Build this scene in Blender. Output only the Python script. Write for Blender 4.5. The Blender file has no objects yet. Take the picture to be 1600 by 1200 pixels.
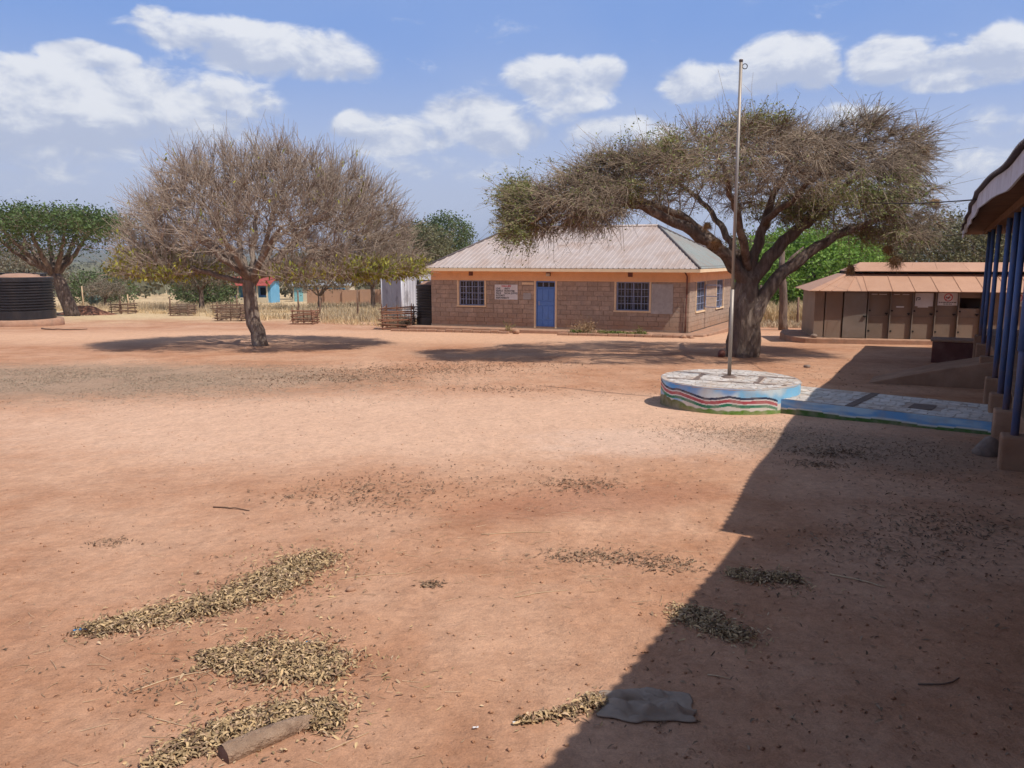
import bpy, math, random
import numpy as np
from mathutils import Matrix, Vector, Euler

random.seed(11)
RG = np.random.default_rng(11)
scene = bpy.context.scene
COL = scene.collection
R_ = math.radians

# ------------------------------------------------------------------ camera
cam_d = bpy.data.cameras.new('camera')
cam = bpy.data.objects.new('camera', cam_d)
COL.objects.link(cam)
cam.location = (0.0, 0.0, 2.3)
cam.rotation_euler = (R_(90 - 9.0), 0, 0)
cam_d.sensor_width = 36.0
cam_d.lens = 28.125
cam_d.clip_start = 0.05
cam_d.clip_end = 30000
scene.camera = cam

# ------------------------------------------------------------------ light
SUN_AZ, SUN_EL = R_(52), R_(56)        # measured from -Y towards +X
SUNV = Vector((math.sin(SUN_AZ) * math.cos(SUN_EL), -math.cos(SUN_AZ) * math.cos(SUN_EL), math.sin(SUN_EL)))
sun_d = bpy.data.lights.new('sun', 'SUN')
sun = bpy.data.objects.new('sun', sun_d)
COL.objects.link(sun)
sun_d.energy = 4.6
sun_d.angle = R_(0.53)
sun_d.color = (1.0, 0.95, 0.88)
sun.rotation_euler = SUNV.to_track_quat('Z', 'Y').to_euler()
sun.location = (20, -20, 40)

vs = scene.view_settings
vs.view_transform = 'Standard'
vs.look = 'None'
vs.exposure = 0.0
vs.gamma = 1.0
vs.use_curve_mapping = False
scene.render.engine = 'CYCLES'
scene.cycles.max_bounces = 6
scene.cycles.diffuse_bounces = 3
scene.cycles.glossy_bounces = 2
scene.cycles.transmission_bounces = 2
scene.cycles.transparent_max_bounces = 5
scene.cycles.caustics_reflective = False
scene.cycles.caustics_refractive = False
scene.cycles.use_adaptive_sampling = True
scene.cycles.adaptive_threshold = 0.025


def build_world():
    w = bpy.data.worlds.new('World')
    scene.world = w
    w.cycles.sampling_method='MANUAL'; w.cycles.sample_map_resolution=512
    w.use_nodes = True
    nt = w.node_tree
    nt.nodes.clear()
    N, L = nt.nodes, nt.links

    def nd(t, **k):
        n = N.new(t)
        for a, b in k.items():
            setattr(n, a, b)
        return n

    def mth(op, a, b=None, c=None, clamp=False):
        n = nd('ShaderNodeMath', operation=op, use_clamp=clamp)
        for i, v in enumerate((a, b, c)):
            if v is None:
                continue
            if isinstance(v, (int, float)):
                n.inputs[i].default_value = v
            else:
                L.new(v, n.inputs[i])
        return n.outputs[0]

    def smooth(v, lo, hi, o0=0.0, o1=1.0):
        n = nd('ShaderNodeMapRange', interpolation_type='SMOOTHSTEP')
        L.new(v, n.inputs[0])
        for i, x in ((1, lo), (2, hi), (3, o0), (4, o1)):
            n.inputs[i].default_value = x
        return n.outputs[0]

    def mix(f, a, b):
        n = nd('ShaderNodeMix', data_type='RGBA')
        if isinstance(f, (int, float)):
            n.inputs[0].default_value = f
        else:
            L.new(f, n.inputs[0])
        for i, v in ((6, a), (7, b)):
            if isinstance(v, tuple):
                n.inputs[i].default_value = (*v, 1)
            else:
                L.new(v, n.inputs[i])
        return n.outputs[2]

    sky = nd('ShaderNodeTexSky', sky_type='NISHITA', sun_disc=False)
    sky.sun_elevation = SUN_EL
    sky.sun_rotation = math.atan2(SUNV.x, SUNV.y)
    sky.altitude = 1000
    sky.air_density = 1.0
    sky.dust_density = 1.6
    sky.ozone_density = 1.3
    tc = nd('ShaderNodeTexCoord')
    sp = nd('ShaderNodeSeparateXYZ')
    L.new(tc.outputs['Generated'], sp.inputs[0])
    X, Y, Z = sp.outputs
    azm = mth('ARCTAN2', X, Y)
    elv = mth('ARCSINE', mth('MINIMUM', mth('MAXIMUM', Z, -1.0), 1.0))
    # noise in (azimuth, stretched elevation) wound round the sky
    cmb = nd('ShaderNodeCombineXYZ')
    L.new(X, cmb.inputs[0]); L.new(Y, cmb.inputs[1])
    L.new(mth('MULTIPLY', Z, 1.9), cmb.inputs[2])

    def noise(vec, scale, det=9, rough=0.55, dist=0.0):
        n = nd('ShaderNodeTexNoise')
        n.inputs['Scale'].default_value = scale
        n.inputs['Detail'].default_value = det
        n.inputs['Roughness'].default_value = rough
        n.inputs['Distortion'].default_value = dist
        L.new(vec, n.inputs['Vector'])
        return n.outputs['Fac']
    n_big = noise(cmb.outputs[0], 3.4, 4, 0.5)
    n_mid = noise(cmb.outputs[0], 17.0, 8, 0.6, 0.35)
    # same noise shifted towards the sun's height: difference gives lit tops
    cmb2 = nd('ShaderNodeVectorMath', operation='ADD')
    L.new(cmb.outputs[0], cmb2.inputs[0])
    cmb2.inputs[1].default_value = (0.012, -0.006, 0.03)
    n_up = noise(cmb2.outputs[0], 17.0, 6, 0.6, 0.35)
    # cumulus groups: azimuth, elevation, half widths (degrees), weight
    G = [(-20.7, 13.8, 3.7, 1.1, 1), (-16.9, 13.2, 4.5, 1.7, 1.1), (-12.4, 13.0, 3.4, 1.5, 1.05), (-22.9, 14.6, 1.3, 0.6, 0.9), (-10.4, 12.6, 1.5, 1.1, 0.9),
         (-27.2, 9.4, 9.5, 2.2, 1.1), (-27.2, 12.0, 2.2, 0.8, 1.3), (-25.3, 11.8, 1.4, 0.7, 1.1), (-19.8, 10.2, 3.8, 1.4, 0.85), (-30.7, 7.6, 7.5, 2.4, 1.0), (-23.0, 8.2, 6.5, 1.5, .9),
         (-29.9, 5.6, 6.8, 1.1, 0.6), (-17.1, 9.7, 2.0, 1.0, 0.6), (-2.6, 9.4, 3.7, 1.5, 1.15), (-0.4, 8.3, 3.0, 1.4, 1.0), (-7.9, 8.3, 4.2, 1.4, .9), (-10.7, 8.7, 1.5, 1.0, 0.85),
         (-4.9, 6.0, 4.9, 0.9, 0.5), (2.4, 12.0, 2.7, 1.4, 1.1), (5.9, 12.0, 1.8, 1.3, 1.1), (3.9, 10.6, 3.0, 1.0, 0.8), (1.8, 9.6, 3.1, 0.9, 0.55), (17.9, 12.4, 2.8, 1.6, 1.2),
         (16.2, 11.5, 2.4, 1.1, 0.9), (12.7, 11.3, 2.7, 1.2, 0.85), (19.7, 11.7, 1.7, 1.3, 1.0), (24.2, 11.9, 2.4, 1.4, 1.15), (27.1, 11.3, 2.7, 1.1, 1.0), (30.3, 11.6, 2.2, 1.5, 1.15),
         (28.1, 10.4, 3.9, 0.6, 0.8), (7.5, 8.3, 4.1, 1.1, 0.85), (21.8, 8.9, 2.6, 0.7, 0.8), (29.6, 8.5, 1.2, 0.7, 0.5), (30.4, 7.7, 1.9, 0.7, 0.45), (28.5, 5.7, 4.3, 0.9, 0.45)]
    acc = None
    top = None
    for a, e, wa, we, wt in G:
        dx = mth('MULTIPLY', mth('SUBTRACT', azm, R_(a)), 1 / R_(wa))
        dy = mth('MULTIPLY', mth('SUBTRACT', elv, R_(e)), 1 / R_(we))
        d2 = mth('ADD', mth('MULTIPLY', dx, dx), mth('MULTIPLY', dy, dy))
        g = mth('MULTIPLY', smooth(d2, 0.0, 2.0, 1.0, 0.0), wt)
        acc = g if acc is None else mth('MAXIMUM', acc, g)
        t = mth('MULTIPLY', g, dy)
        top = t if top is None else mth('ADD', top, t)
    # beyond the groups the same broken cumulus goes on all round
    side = smooth(mth('ABSOLUTE', azm), R_(34), R_(44))
    high = smooth(elv, R_(17), R_(23))
    outside = mth('MAXIMUM', side, high)
    gen = mth('MULTIPLY', smooth(n_big, 0.49, 0.64), mth('MULTIPLY', outside, 0.95))
    field = mth('MAXIMUM', acc, gen)
    dens = mth('ADD', field, mth('MULTIPLY', mth('SUBTRACT', n_mid, 0.5), 2.1))
    # cloud bases: flatter and denser below, ragged above
    cov = smooth(dens, 0.20, 0.86)
    lit = mth('ADD', mth('MULTIPLY', mth('SUBTRACT', n_mid, n_up), 2.2), mth('MULTIPLY', top, 0.42))
    shade = smooth(lit, -0.45, 0.5)
    ccol = mix(shade, (5.9, 6.6, 8.5), (10.2, 10.4, 10.9))
    # thin milky veil that thickens towards the horizon
    veil = smooth(elv, R_(2), R_(16), 0.85, 0.0)
    veil = mth('ADD', veil, mth('MULTIPLY', smooth(n_big, 0.4, 0.7), 0.08))
    base = mix(veil, mix(smooth(elv, R_(17), R_(48), 0.75, 0.12), sky.outputs[0], (2.75, 4.8, 10.3)), (6.8, 7.4, 9.1))
    cl = mix(mth('MULTIPLY', cov, 0.93), base, ccol)
    # lower hemisphere: earth tone
    bg = nd('ShaderNodeBackground')
    L.new(cl, bg.inputs[0])
    bg.inputs[1].default_value = 0.085
    out = nd('ShaderNodeOutputWorld')
    L.new(bg.outputs[0], out.inputs[0])


build_world()

# ------------------------------------------------------------------ helpers
ORG = {}


def link(o, parent=None, loc=None):
    COL.objects.link(o)
    if parent is not None:
        o.parent = parent
    if loc is not None:
        o.location = loc
    return o


def tag(o, label=None, cat=None, group=None, kind=None):
    if label: o['label'] = label
    if cat: o['category'] = cat
    if group: o['group'] = group
    if kind: o['kind'] = kind
    return o


def thing(name, loc, label, cat, group=None):
    o = bpy.data.objects.new(name, None)
    o.empty_display_size = 0.2
    link(o, None, loc)
    ORG[o.name] = np.array(loc, float)
    return tag(o, label, cat, group)


def np_mesh(name, V, F):
    """V (n,3); F list of (m,k) int arrays"""
    me = bpy.data.meshes.new(name)
    V = np.asarray(V, np.float32)
    me.vertices.add(len(V))
    me.vertices.foreach_set('co', V.ravel())
    if isinstance(F, np.ndarray):
        F = [F]
    F = [f for f in F if len(f)]
    nl = sum(f.size for f in F)
    npol = sum(len(f) for f in F)
    me.loops.add(nl)
    me.polygons.add(npol)
    me.loops.foreach_set('vertex_index', np.concatenate([f.ravel() for f in F]).astype(np.int32))
    tot = np.concatenate([np.full(len(f), f.shape[1]) for f in F]).astype(np.int32)
    st = np.concatenate([[0], np.cumsum(tot)[:-1]]).astype(np.int32)
    me.polygons.foreach_set('loop_start', st)
    me.polygons.foreach_set('loop_total', tot)
    me.update(calc_edges=True)
    return me


def np_obj(name, V, F, mat, parent=None, smooth=False):
    V = np.asarray(V, float)
    if parent is not None:
        V = V - ORG[parent.name]
    me = np_mesh(name, V, F)
    if smooth:
        me.polygons.foreach_set('use_smooth', np.ones(len(me.polygons), bool))
    for m in (mat if isinstance(mat, (list, tuple)) else [mat]):
        me.materials.append(m)
    o = bpy.data.objects.new(name, me)
    link(o, parent)
    ORG[o.name] = ORG[parent.name] if parent is not None else np.zeros(3)
    return o


class MB:
    def __init__(s, T=None):
        s.V, s.F, s.T = [], [], T

    def add(s, vs, fs):
        b = len(s.V)
        s.V += [tuple(v) for v in vs]
        s.F += [tuple(i + b for i in f) for f in fs]
        return s

    def box(s, a, b):
        (x0, y0, z0), (x1, y1, z1) = a, b
        return s.add([(x0, y0, z0), (x1, y0, z0), (x1, y1, z0), (x0, y1, z0), (x0, y0, z1), (x1, y0, z1), (x1, y1, z1), (x0, y1, z1)],
                     [(0, 3, 2, 1), (4, 5, 6, 7), (0, 1, 5, 4), (1, 2, 6, 5), (2, 3, 7, 6), (3, 0, 4, 7)])

    def prism(s, poly, z0, z1):
        n = len(poly)
        z0s = z0 if hasattr(z0, '__len__') else [z0] * n
        z1s = z1 if hasattr(z1, '__len__') else [z1] * n
        vs = [(*p[:2], z) for p, z in zip(poly, z0s)] + [(*p[:2], z) for p, z in zip(poly, z1s)]
        return s.add(vs, [tuple(reversed(range(n))), tuple(range(n, 2 * n))] + [(i, (i + 1) % n, n + (i + 1) % n, n + i) for i in range(n)])

    def slab(s, pts, nrm, th):
        """extrude a 3D polygon by th along nrm"""
        n = len(pts)
        nv = Vector(nrm).normalized() * th
        vs = [tuple(p) for p in pts] + [tuple(Vector(p) + nv) for p in pts]
        return s.add(vs, [tuple(reversed(range(n))), tuple(range(n, 2 * n))] + [(i, (i + 1) % n, n + (i + 1) % n, n + i) for i in range(n)])

    def tube(s, pts, rad, n=8, cap=True, squash=None, noise=0.0, seed=0):
        P = [Vector(p) for p in pts]
        rs = rad if hasattr(rad, '__len__') else [rad] * len(P)
        t0 = (P[1] - P[0]).normalized()
        ref = Vector((0, 0, 1)) if abs(t0.z) < 0.9 else Vector((1, 0, 0))
        u = t0.cross(ref).normalized()
        vs = []
        for i, p in enumerate(P):
            if i == 0: t = P[1] - P[0]
            elif i == len(P) - 1: t = P[-1] - P[-2]
            else: t = P[i + 1] - P[i - 1]
            t.normalize()
            u = (u - t * u.dot(t)).normalized()
            v = t.cross(u)
            for k in range(n):
                a = 2 * math.pi * k / n
                r = rs[i]
                if noise:
                    r *= 1 + noise * (math.sin(3 * a + seed + i * .31) * .5 + math.sin(5 * a + seed * 2.1 - i * .23) * .4 + math.sin(8 * a + seed * .7 + i * .9) * .25)
                vs.append(p + u * (math.cos(a) * r) + v * (math.sin(a) * r))
        fs = []
        for i in range(len(P) - 1):
            for k in range(n):
                k2 = (k + 1) % n
                fs.append((i * n + k, i * n + k2, (i + 1) * n + k2, (i + 1) * n + k))
        if cap:
            fs.append(tuple(reversed(range(n))))
            fs.append(tuple(range((len(P) - 1) * n, len(P) * n)))
        return s.add(vs, fs)

    def lathe(s, prof, c=(0, 0, 0), n=32, cap=True):
        vs, fs = [], []
        for r, z in prof:
            for k in range(n):
                a = 2 * math.pi * k / n
                vs.append((c[0] + r * math.cos(a), c[1] + r * math.sin(a), c[2] + z))
        for i in range(len(prof) - 1):
            for k in range(n):
                k2 = (k + 1) % n
                fs.append((i * n + k, i * n + k2, (i + 1) * n + k2, (i + 1) * n + k))
        if cap:
            fs.append(tuple(reversed(range(n))))
            fs.append(tuple(range((len(prof) - 1) * n, len(prof) * n)))
        return s.add(vs, fs)

    def build(s, name, mat, parent=None, smooth=False, bevel=0):
        V = s.V
        if s.T is not None:
            V = [s.T(*v) for v in V]
        V = np.array(V, float)
        if parent is not None:
            V = V - ORG[parent.name]
        me = bpy.data.meshes.new(name)
        me.from_pydata(V.tolist(), [], s.F)
        if smooth:
            me.polygons.foreach_set('use_smooth', [True] * len(me.polygons))
        for m in (mat if isinstance(mat, (list, tuple)) else [mat]):
            me.materials.append(m)
        me.update()
        o = bpy.data.objects.new(name, me)
        link(o, parent)
        ORG[o.name] = ORG[parent.name] if parent is not None else np.zeros(3)
        if bevel:
            b = o.modifiers.new('bevel', 'BEVEL')
            b.width = bevel
            b.segments = 2
            b.limit_method = 'ANGLE'
        return o


def single(mb, name, mat, loc, label, cat, group=None, smooth=False, bevel=0, rotz=0):
    """a thing that is one mesh, verts local to loc"""
    o = mb.build(name, mat, None, smooth, bevel)
    o.location = loc
    o.rotation_euler = (0, 0, rotz)
    return tag(o, label, cat, group)


def piece(mesh, name, loc, parent, rot=(0, 0, 0), scale=(1, 1, 1)):
    o = bpy.data.objects.new(name, mesh)
    link(o, parent, np.array(loc, float) - ORG[parent.name])
    o.rotation_euler = rot
    o.scale = scale
    ORG[o.name] = np.array(loc, float)
    return o


# value noise -------------------------------------------------------
_perm = np.random.default_rng(3).random((256, 256))


def vnoise(x, y):
    x = np.asarray(x, float); y = np.asarray(y, float)
    xi = np.floor(x).astype(int); yi = np.floor(y).astype(int)
    fx = x - xi; fy = y - yi
    fx = fx * fx * (3 - 2 * fx); fy = fy * fy * (3 - 2 * fy)
    g = lambda a, b: _perm[a & 255, b & 255]
    return (g(xi, yi) * (1 - fx) + g(xi + 1, yi) * fx) * (1 - fy) + (g(xi, yi + 1) * (1 - fx) + g(xi + 1, yi + 1) * fx) * fy


def fbm(x, y, o=4):
    s, a, t = 0, 1, 0
    for i in range(o):
        s = s + a * vnoise(x * 2 ** i + 17 * i, y * 2 ** i + 31 * i); t += a; a *= .5
    return s / t


def sstep(x, a, b):
    t = np.clip((x - a) / (b - a), 0, 1)
    return t * t * (3 - 2 * t)


def gz_base(x, y):
    y = np.asarray(y, float)
    yc = np.clip(y, -15, 400)
    z = -.034 * np.where(yc < 110, yc, 110 + 150 * (1 - np.exp(-(yc - 110) / 150)))
    return z


def gz(x, y):
    x = np.asarray(x, float); y = np.asarray(y, float)
    d = np.hypot(x, y)
    fade = np.exp(-(d / 45) ** 2)
    z = gz_base(x, y)
    z = z + fade * (.05 * (fbm(x * .35 + 5, y * .35, 3) - .5) + .022 * (fbm(x * 1.7, y * 1.7 + 9, 3) - .5))
    # slight worn ridge across the near yard
    z = z + .05 * np.exp(-((y - 7.0 - .35 * (x + 1)) / .55) ** 2) * np.exp(-((x - .2) / 1.6) ** 2)
    far = sstep(d, 400, 2500)
    z = z + far * 14 * (fbm(x / 900., y / 900., 3) - .5)
    return z


def G3(x, y, dz=0.0):
    return (float(x), float(y), float(gz(x, y)) + dz)


# ------------------------------------------------------------------ materials
def new_mat(name):
    m = bpy.data.materials.new(name)
    m.use_nodes = True
    nt = m.node_tree
    return m, nt, nt.nodes['Principled BSDF'], nt.nodes['Material Output']


def setin(node, key, v):
    node.inputs[key].default_value = v


def M(name, c1, c2=None, scale=4.0, rough=.85, bump=0.0, bscale=40, c3=None, s3=.6, f3=(.5, .7), metal=0, orand=0.0, irand=0.0,
      stretch=(1, 1, 1), detail=7, trans=0.0, spec=.3, coat=0):
    m, nt, bs, out = new_mat(name)
    N, L = nt.nodes, nt.links
    geo = N.new('ShaderNodeNewGeometry')
    mp = N.new('ShaderNodeMapping')
    mp.inputs['Scale'].default_value = stretch
    L.new(geo.outputs['Position'], mp.inputs[0])
    col = None
    c2 = c2 or tuple(x * .75 for x in c1)
    nz = N.new('ShaderNodeTexNoise')
    setin(nz, 'Scale', scale); setin(nz, 'Detail', detail); setin(nz, 'Roughness', .62)
    L.new(mp.outputs[0], nz.inputs['Vector'])
    cr = N.new('ShaderNodeValToRGB')
    cr.color_ramp.elements[0].position = .33
    cr.color_ramp.elements[0].color = (*c1, 1)
    cr.color_ramp.elements[1].position = .67
    cr.color_ramp.elements[1].color = (*c2, 1)
    L.new(nz.outputs['Fac'], cr.inputs[0])
    col = cr.outputs[0]
    if c3:
        n3 = N.new('ShaderNodeTexNoise')
        setin(n3, 'Scale', s3); setin(n3, 'Detail', 8); setin(n3, 'Roughness', .65)
        L.new(mp.outputs[0], n3.inputs['Vector'])
        r3 = N.new('ShaderNodeMapRange')
        setin(r3, 1, f3[0]); setin(r3, 2, f3[1])
        L.new(n3.outputs['Fac'], r3.inputs[0])
        mx = N.new('ShaderNodeMix'); mx.data_type = 'RGBA'
        L.new(r3.outputs[0], mx.inputs[0]); L.new(col, mx.inputs[6])
        mx.inputs[7].default_value = (*c3, 1)
        col = mx.outputs[2]
    if orand or irand:
        hs = N.new('ShaderNodeHueSaturation')
        rr = N.new('ShaderNodeMapRange')
        amp = orand or irand
        setin(rr, 3, 1 - amp); setin(rr, 4, 1 + amp)
        if orand:
            oi = N.new('ShaderNodeObjectInfo')
            L.new(oi.outputs['Random'], rr.inputs[0])
        else:
            L.new(geo.outputs['Random Per Island'], rr.inputs[0])
        L.new(rr.outputs[0], hs.inputs['Value'])
        L.new(col, hs.inputs['Color'])
        col = hs.outputs[0]
    L.new(col, bs.inputs['Base Color'])
    setin(bs, 'Roughness', rough); setin(bs, 'Metallic', metal); setin(bs, 'Specular IOR Level', spec)
    if bump:
        nb = N.new('ShaderNodeTexNoise')
        setin(nb, 'Scale', bscale); setin(nb, 'Detail', 6); setin(nb, 'Roughness', .65)
        L.new(mp.outputs[0], nb.inputs['Vector'])
        bp = N.new('ShaderNodeBump')
        setin(bp, 'Strength', min(bump, 1.0)); setin(bp, 'Distance', .02 if bump <= 1 else .05)
        L.new(nb.outputs['Fac'], bp.inputs['Height'])
        L.new(bp.outputs[0], bs.inputs['Normal'])
    if trans:
        tr = N.new('ShaderNodeBsdfTranslucent')
        L.new(col, tr.inputs[0])
        mxs = N.new('ShaderNodeMixShader')
        setin(mxs, 0, trans)
        L.new(bs.outputs[0], mxs.inputs[1]); L.new(tr.outputs[0], mxs.inputs[2])
        L.new(mxs.outputs[0], out.inputs['Surface'])
    return m


def attr_mat(name, attr, rough=.7, bump=.3, bscale=60, dirt=(.30, .17, .10), dirtamt=.35):
    m, nt, bs, out = new_mat(name)
    N, L = nt.nodes, nt.links
    at = N.new('ShaderNodeAttribute'); at.attribute_name = attr
    geo = N.new('ShaderNodeNewGeometry')
    nz = N.new('ShaderNodeTexNoise'); setin(nz, 'Scale', 5); setin(nz, 'Detail', 8)
    L.new(geo.outputs['Position'], nz.inputs['Vector'])
    rr = N.new('ShaderNodeMapRange'); setin(rr, 1, .45); setin(rr, 2, .8); setin(rr, 4, dirtamt)
    L.new(nz.outputs['Fac'], rr.inputs[0])
    mx = N.new('ShaderNodeMix'); mx.data_type = 'RGBA'
    L.new(rr.outputs[0], mx.inputs[0]); L.new(at.outputs['Color'], mx.inputs[6]); mx.inputs[7].default_value = (*dirt, 1)
    L.new(mx.outputs[2], bs.inputs['Base Color'])
    setin(bs, 'Roughness', rough); setin(bs, 'Specular IOR Level', .3)
    nb = N.new('ShaderNodeTexNoise'); setin(nb, 'Scale', bscale); setin(nb, 'Detail', 5)
    L.new(geo.outputs['Position'], nb.inputs['Vector'])
    bp = N.new('ShaderNodeBump'); setin(bp, 'Strength', bump); setin(bp, 'Distance', .01)
    L.new(nb.outputs['Fac'], bp.inputs['Height']); L.new(bp.outputs[0], bs.inputs['Normal'])
    return m


def ground_mat():
    m, nt, bs, out = new_mat('red_soil')
    N, L = nt.nodes, nt.links
    geo = N.new('ShaderNodeNewGeometry')
    sp = N.new('ShaderNodeSeparateXYZ')
    L.new(geo.outputs['Position'], sp.inputs[0])

    def noise(scale, det=8, rough=.6, stretch=None, dist=0):
        n = N.new('ShaderNodeTexNoise')
        setin(n, 'Scale', scale); setin(n, 'Detail', det); setin(n, 'Roughness', rough); setin(n, 'Distortion', dist)
        if stretch:
            mp = N.new('ShaderNodeMapping'); mp.inputs['Scale'].default_value = stretch
            L.new(geo.outputs['Position'], mp.inputs[0]); L.new(mp.outputs[0], n.inputs['Vector'])
        else:
            L.new(geo.outputs['Position'], n.inputs['Vector'])
        return n.outputs['Fac']

    def mth(op, a, b=None):
        n = N.new('ShaderNodeMath'); n.operation = op
        for i, v in enumerate((a, b)):
            if v is None: continue
            if isinstance(v, (int, float)): n.inputs[i].default_value = v
            else: L.new(v, n.inputs[i])
        return n.outputs[0]

    def rng(v, lo, hi, a=0., b=1.):
        n = N.new('ShaderNodeMapRange'); n.interpolation_type = 'SMOOTHSTEP'
        L.new(v, n.inputs[0])
        for i, x in ((1, lo), (2, hi), (3, a), (4, b)): n.inputs[i].default_value = x
        return n.outputs[0]

    def mix(f, a, b):
        n = N.new('ShaderNodeMix'); n.data_type = 'RGBA'
        if isinstance(f, (int, float)): n.inputs[0].default_value = f
        else: L.new(f, n.inputs[0])
        for i, v in ((6, a), (7, b)):
            if isinstance(v, tuple): n.inputs[i].default_value = (*v, 1)
            else: L.new(v, n.inputs[i])
        return n.outputs[2]

    def patch(cx, cy, rx, ry, rot, nz, amp=.9):
        c, s = math.cos(rot), math.sin(rot)
        dx = mth('SUBTRACT', sp.outputs[0], cx); dy = mth('SUBTRACT', sp.outputs[1], cy)
        u = mth('MULTIPLY', mth('ADD', mth('MULTIPLY', dx, c), mth('MULTIPLY', dy, s)), 1 / rx)
        v = mth('MULTIPLY', mth('SUBTRACT', mth('MULTIPLY', dy, c), mth('MULTIPLY', dx, s)), 1 / ry)
        d = mth('SQRT', mth('ADD', mth('MULTIPLY', u, u), mth('MULTIPLY', v, v)))
        d = mth('ADD', d, mth('MULTIPLY', mth('SUBTRACT', nz, .5), amp))
        return rng(d, .45, 1.15, 1., 0.)
    n1 = noise(.35, 11, .68); n2 = noise(1.6, 10, .7); n3 = noise(14, 8, .75); n4 = noise(85, 5, .75); n5 = noise(5, 9, .72, (1.0, .55, 1), .6)
    red = (.455, .238, .138); dark = (.365, .175, .096); pale = (.545, .33, .215)
    c = mix(rng(n2, .35, .68), dark, red)
    c = mix(mth('MULTIPLY', rng(n1, .36, .66), .75), c, pale)
    # dusty, paler middle of the yard and worn tracks
    c = mix(mth('MULTIPLY', patch(-1.5, 13.5, 10, 4.2, .06, n2), .8), c, (.61, .39, .268))
    c = mix(mth('MULTIPLY', patch(2.0, 11.6, 1.9, 1.3, 0, n2, 1.4), .5), c, (.60, .42, .32))
    c = mix(mth('MULTIPLY', patch(-5, 36, 32, 6, 0, n2), .75), c, (.61, .37, .235))
    # moist red hollow near the front
    c = mix(mth('MULTIPLY', patch(.8, 8.3, 1.9, .8, .3, n2), .55), c, (.345, .150, .085))
    # grey leaf dust zone under and in front of the left tree
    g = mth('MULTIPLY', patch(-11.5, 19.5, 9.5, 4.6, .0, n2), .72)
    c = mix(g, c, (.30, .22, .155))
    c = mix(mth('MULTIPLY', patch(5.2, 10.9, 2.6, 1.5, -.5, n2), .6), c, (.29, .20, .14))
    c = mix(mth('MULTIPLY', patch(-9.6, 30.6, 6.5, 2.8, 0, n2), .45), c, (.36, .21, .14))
    # straw coloured field beyond the yard
    yy = mth('ADD', sp.outputs[1], mth('MULTIPLY', mth('SUBTRACT', n1, .5), 14))
    fieldl = mth('MULTIPLY', rng(yy, 46, 60), rng(sp.outputs[0], -6, 3, 1, 1))
    c = mix(fieldl, c, mix(rng(n2, .4, .65), (.60, .44, .26), (.48, .34, .19)))
    c = mix(rng(yy, 150, 400), c, (.16, .15, .08))
    # fine mottling
    v = mth('ADD', mth('MULTIPLY', rng(n3, .28, .72), .28), mth('MULTIPLY', rng(n4, .3, .7), .26))
    v = mth('ADD', mth('ADD', v, mth('MULTIPLY', rng(n5, .3, .72), .18)), .68)
    hs = N.new('ShaderNodeHueSaturation'); L.new(v, hs.inputs['Value']); L.new(c, hs.inputs['Color'])
    L.new(hs.outputs[0], bs.inputs['Base Color'])
    setin(bs, 'Roughness', .95); setin(bs, 'Specular IOR Level', .12)
    b1 = N.new('ShaderNodeBump'); setin(b1, 'Strength', .75); setin(b1, 'Distance', .04)
    L.new(noise(9, 8, .65), b1.inputs['Height'])
    b2 = N.new('ShaderNodeBump'); setin(b2, 'Strength', .55); setin(b2, 'Distance', .012)
    L.new(noise(60, 6, .7), b2.inputs['Height']); L.new(b1.outputs[0], b2.inputs['Normal'])
    vo = N.new('ShaderNodeTexVoronoi'); vo.feature = 'SMOOTH_F1'; setin(vo, 'Scale', 3.4); setin(vo, 'Randomness', 1.0)
    wp = N.new('ShaderNodeVectorMath'); wp.operation = 'MULTIPLY_ADD'
    nw = N.new('ShaderNodeTexNoise'); setin(nw, 'Scale', 4.0); setin(nw, 'Detail', 4)
    L.new(geo.outputs['Position'], nw.inputs['Vector'])
    L.new(nw.outputs['Color'], wp.inputs[0]); wp.inputs[1].default_value = (.35, .35, .35); L.new(geo.outputs['Position'], wp.inputs[2])
    L.new(wp.outputs[0], vo.inputs['Vector'])
    b3 = N.new('ShaderNodeBump'); setin(b3, 'Strength', .45); setin(b3, 'Distance', .045)
    L.new(vo.outputs['Distance'], b3.inputs['Height']); L.new(b2.outputs[0], b3.inputs['Normal'])
    L.new(b3.outputs[0], bs.inputs['Normal'])
    return m


def glass_mat():
    m, nt, bs, out = new_mat('window_glass')
    setin(bs, 'Base Color', (.02, .025, .035, 1)); setin(bs, 'Roughness', .08); setin(bs, 'Specular IOR Level', .6)
    setin(bs, 'Alpha', .55)
    return m


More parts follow.
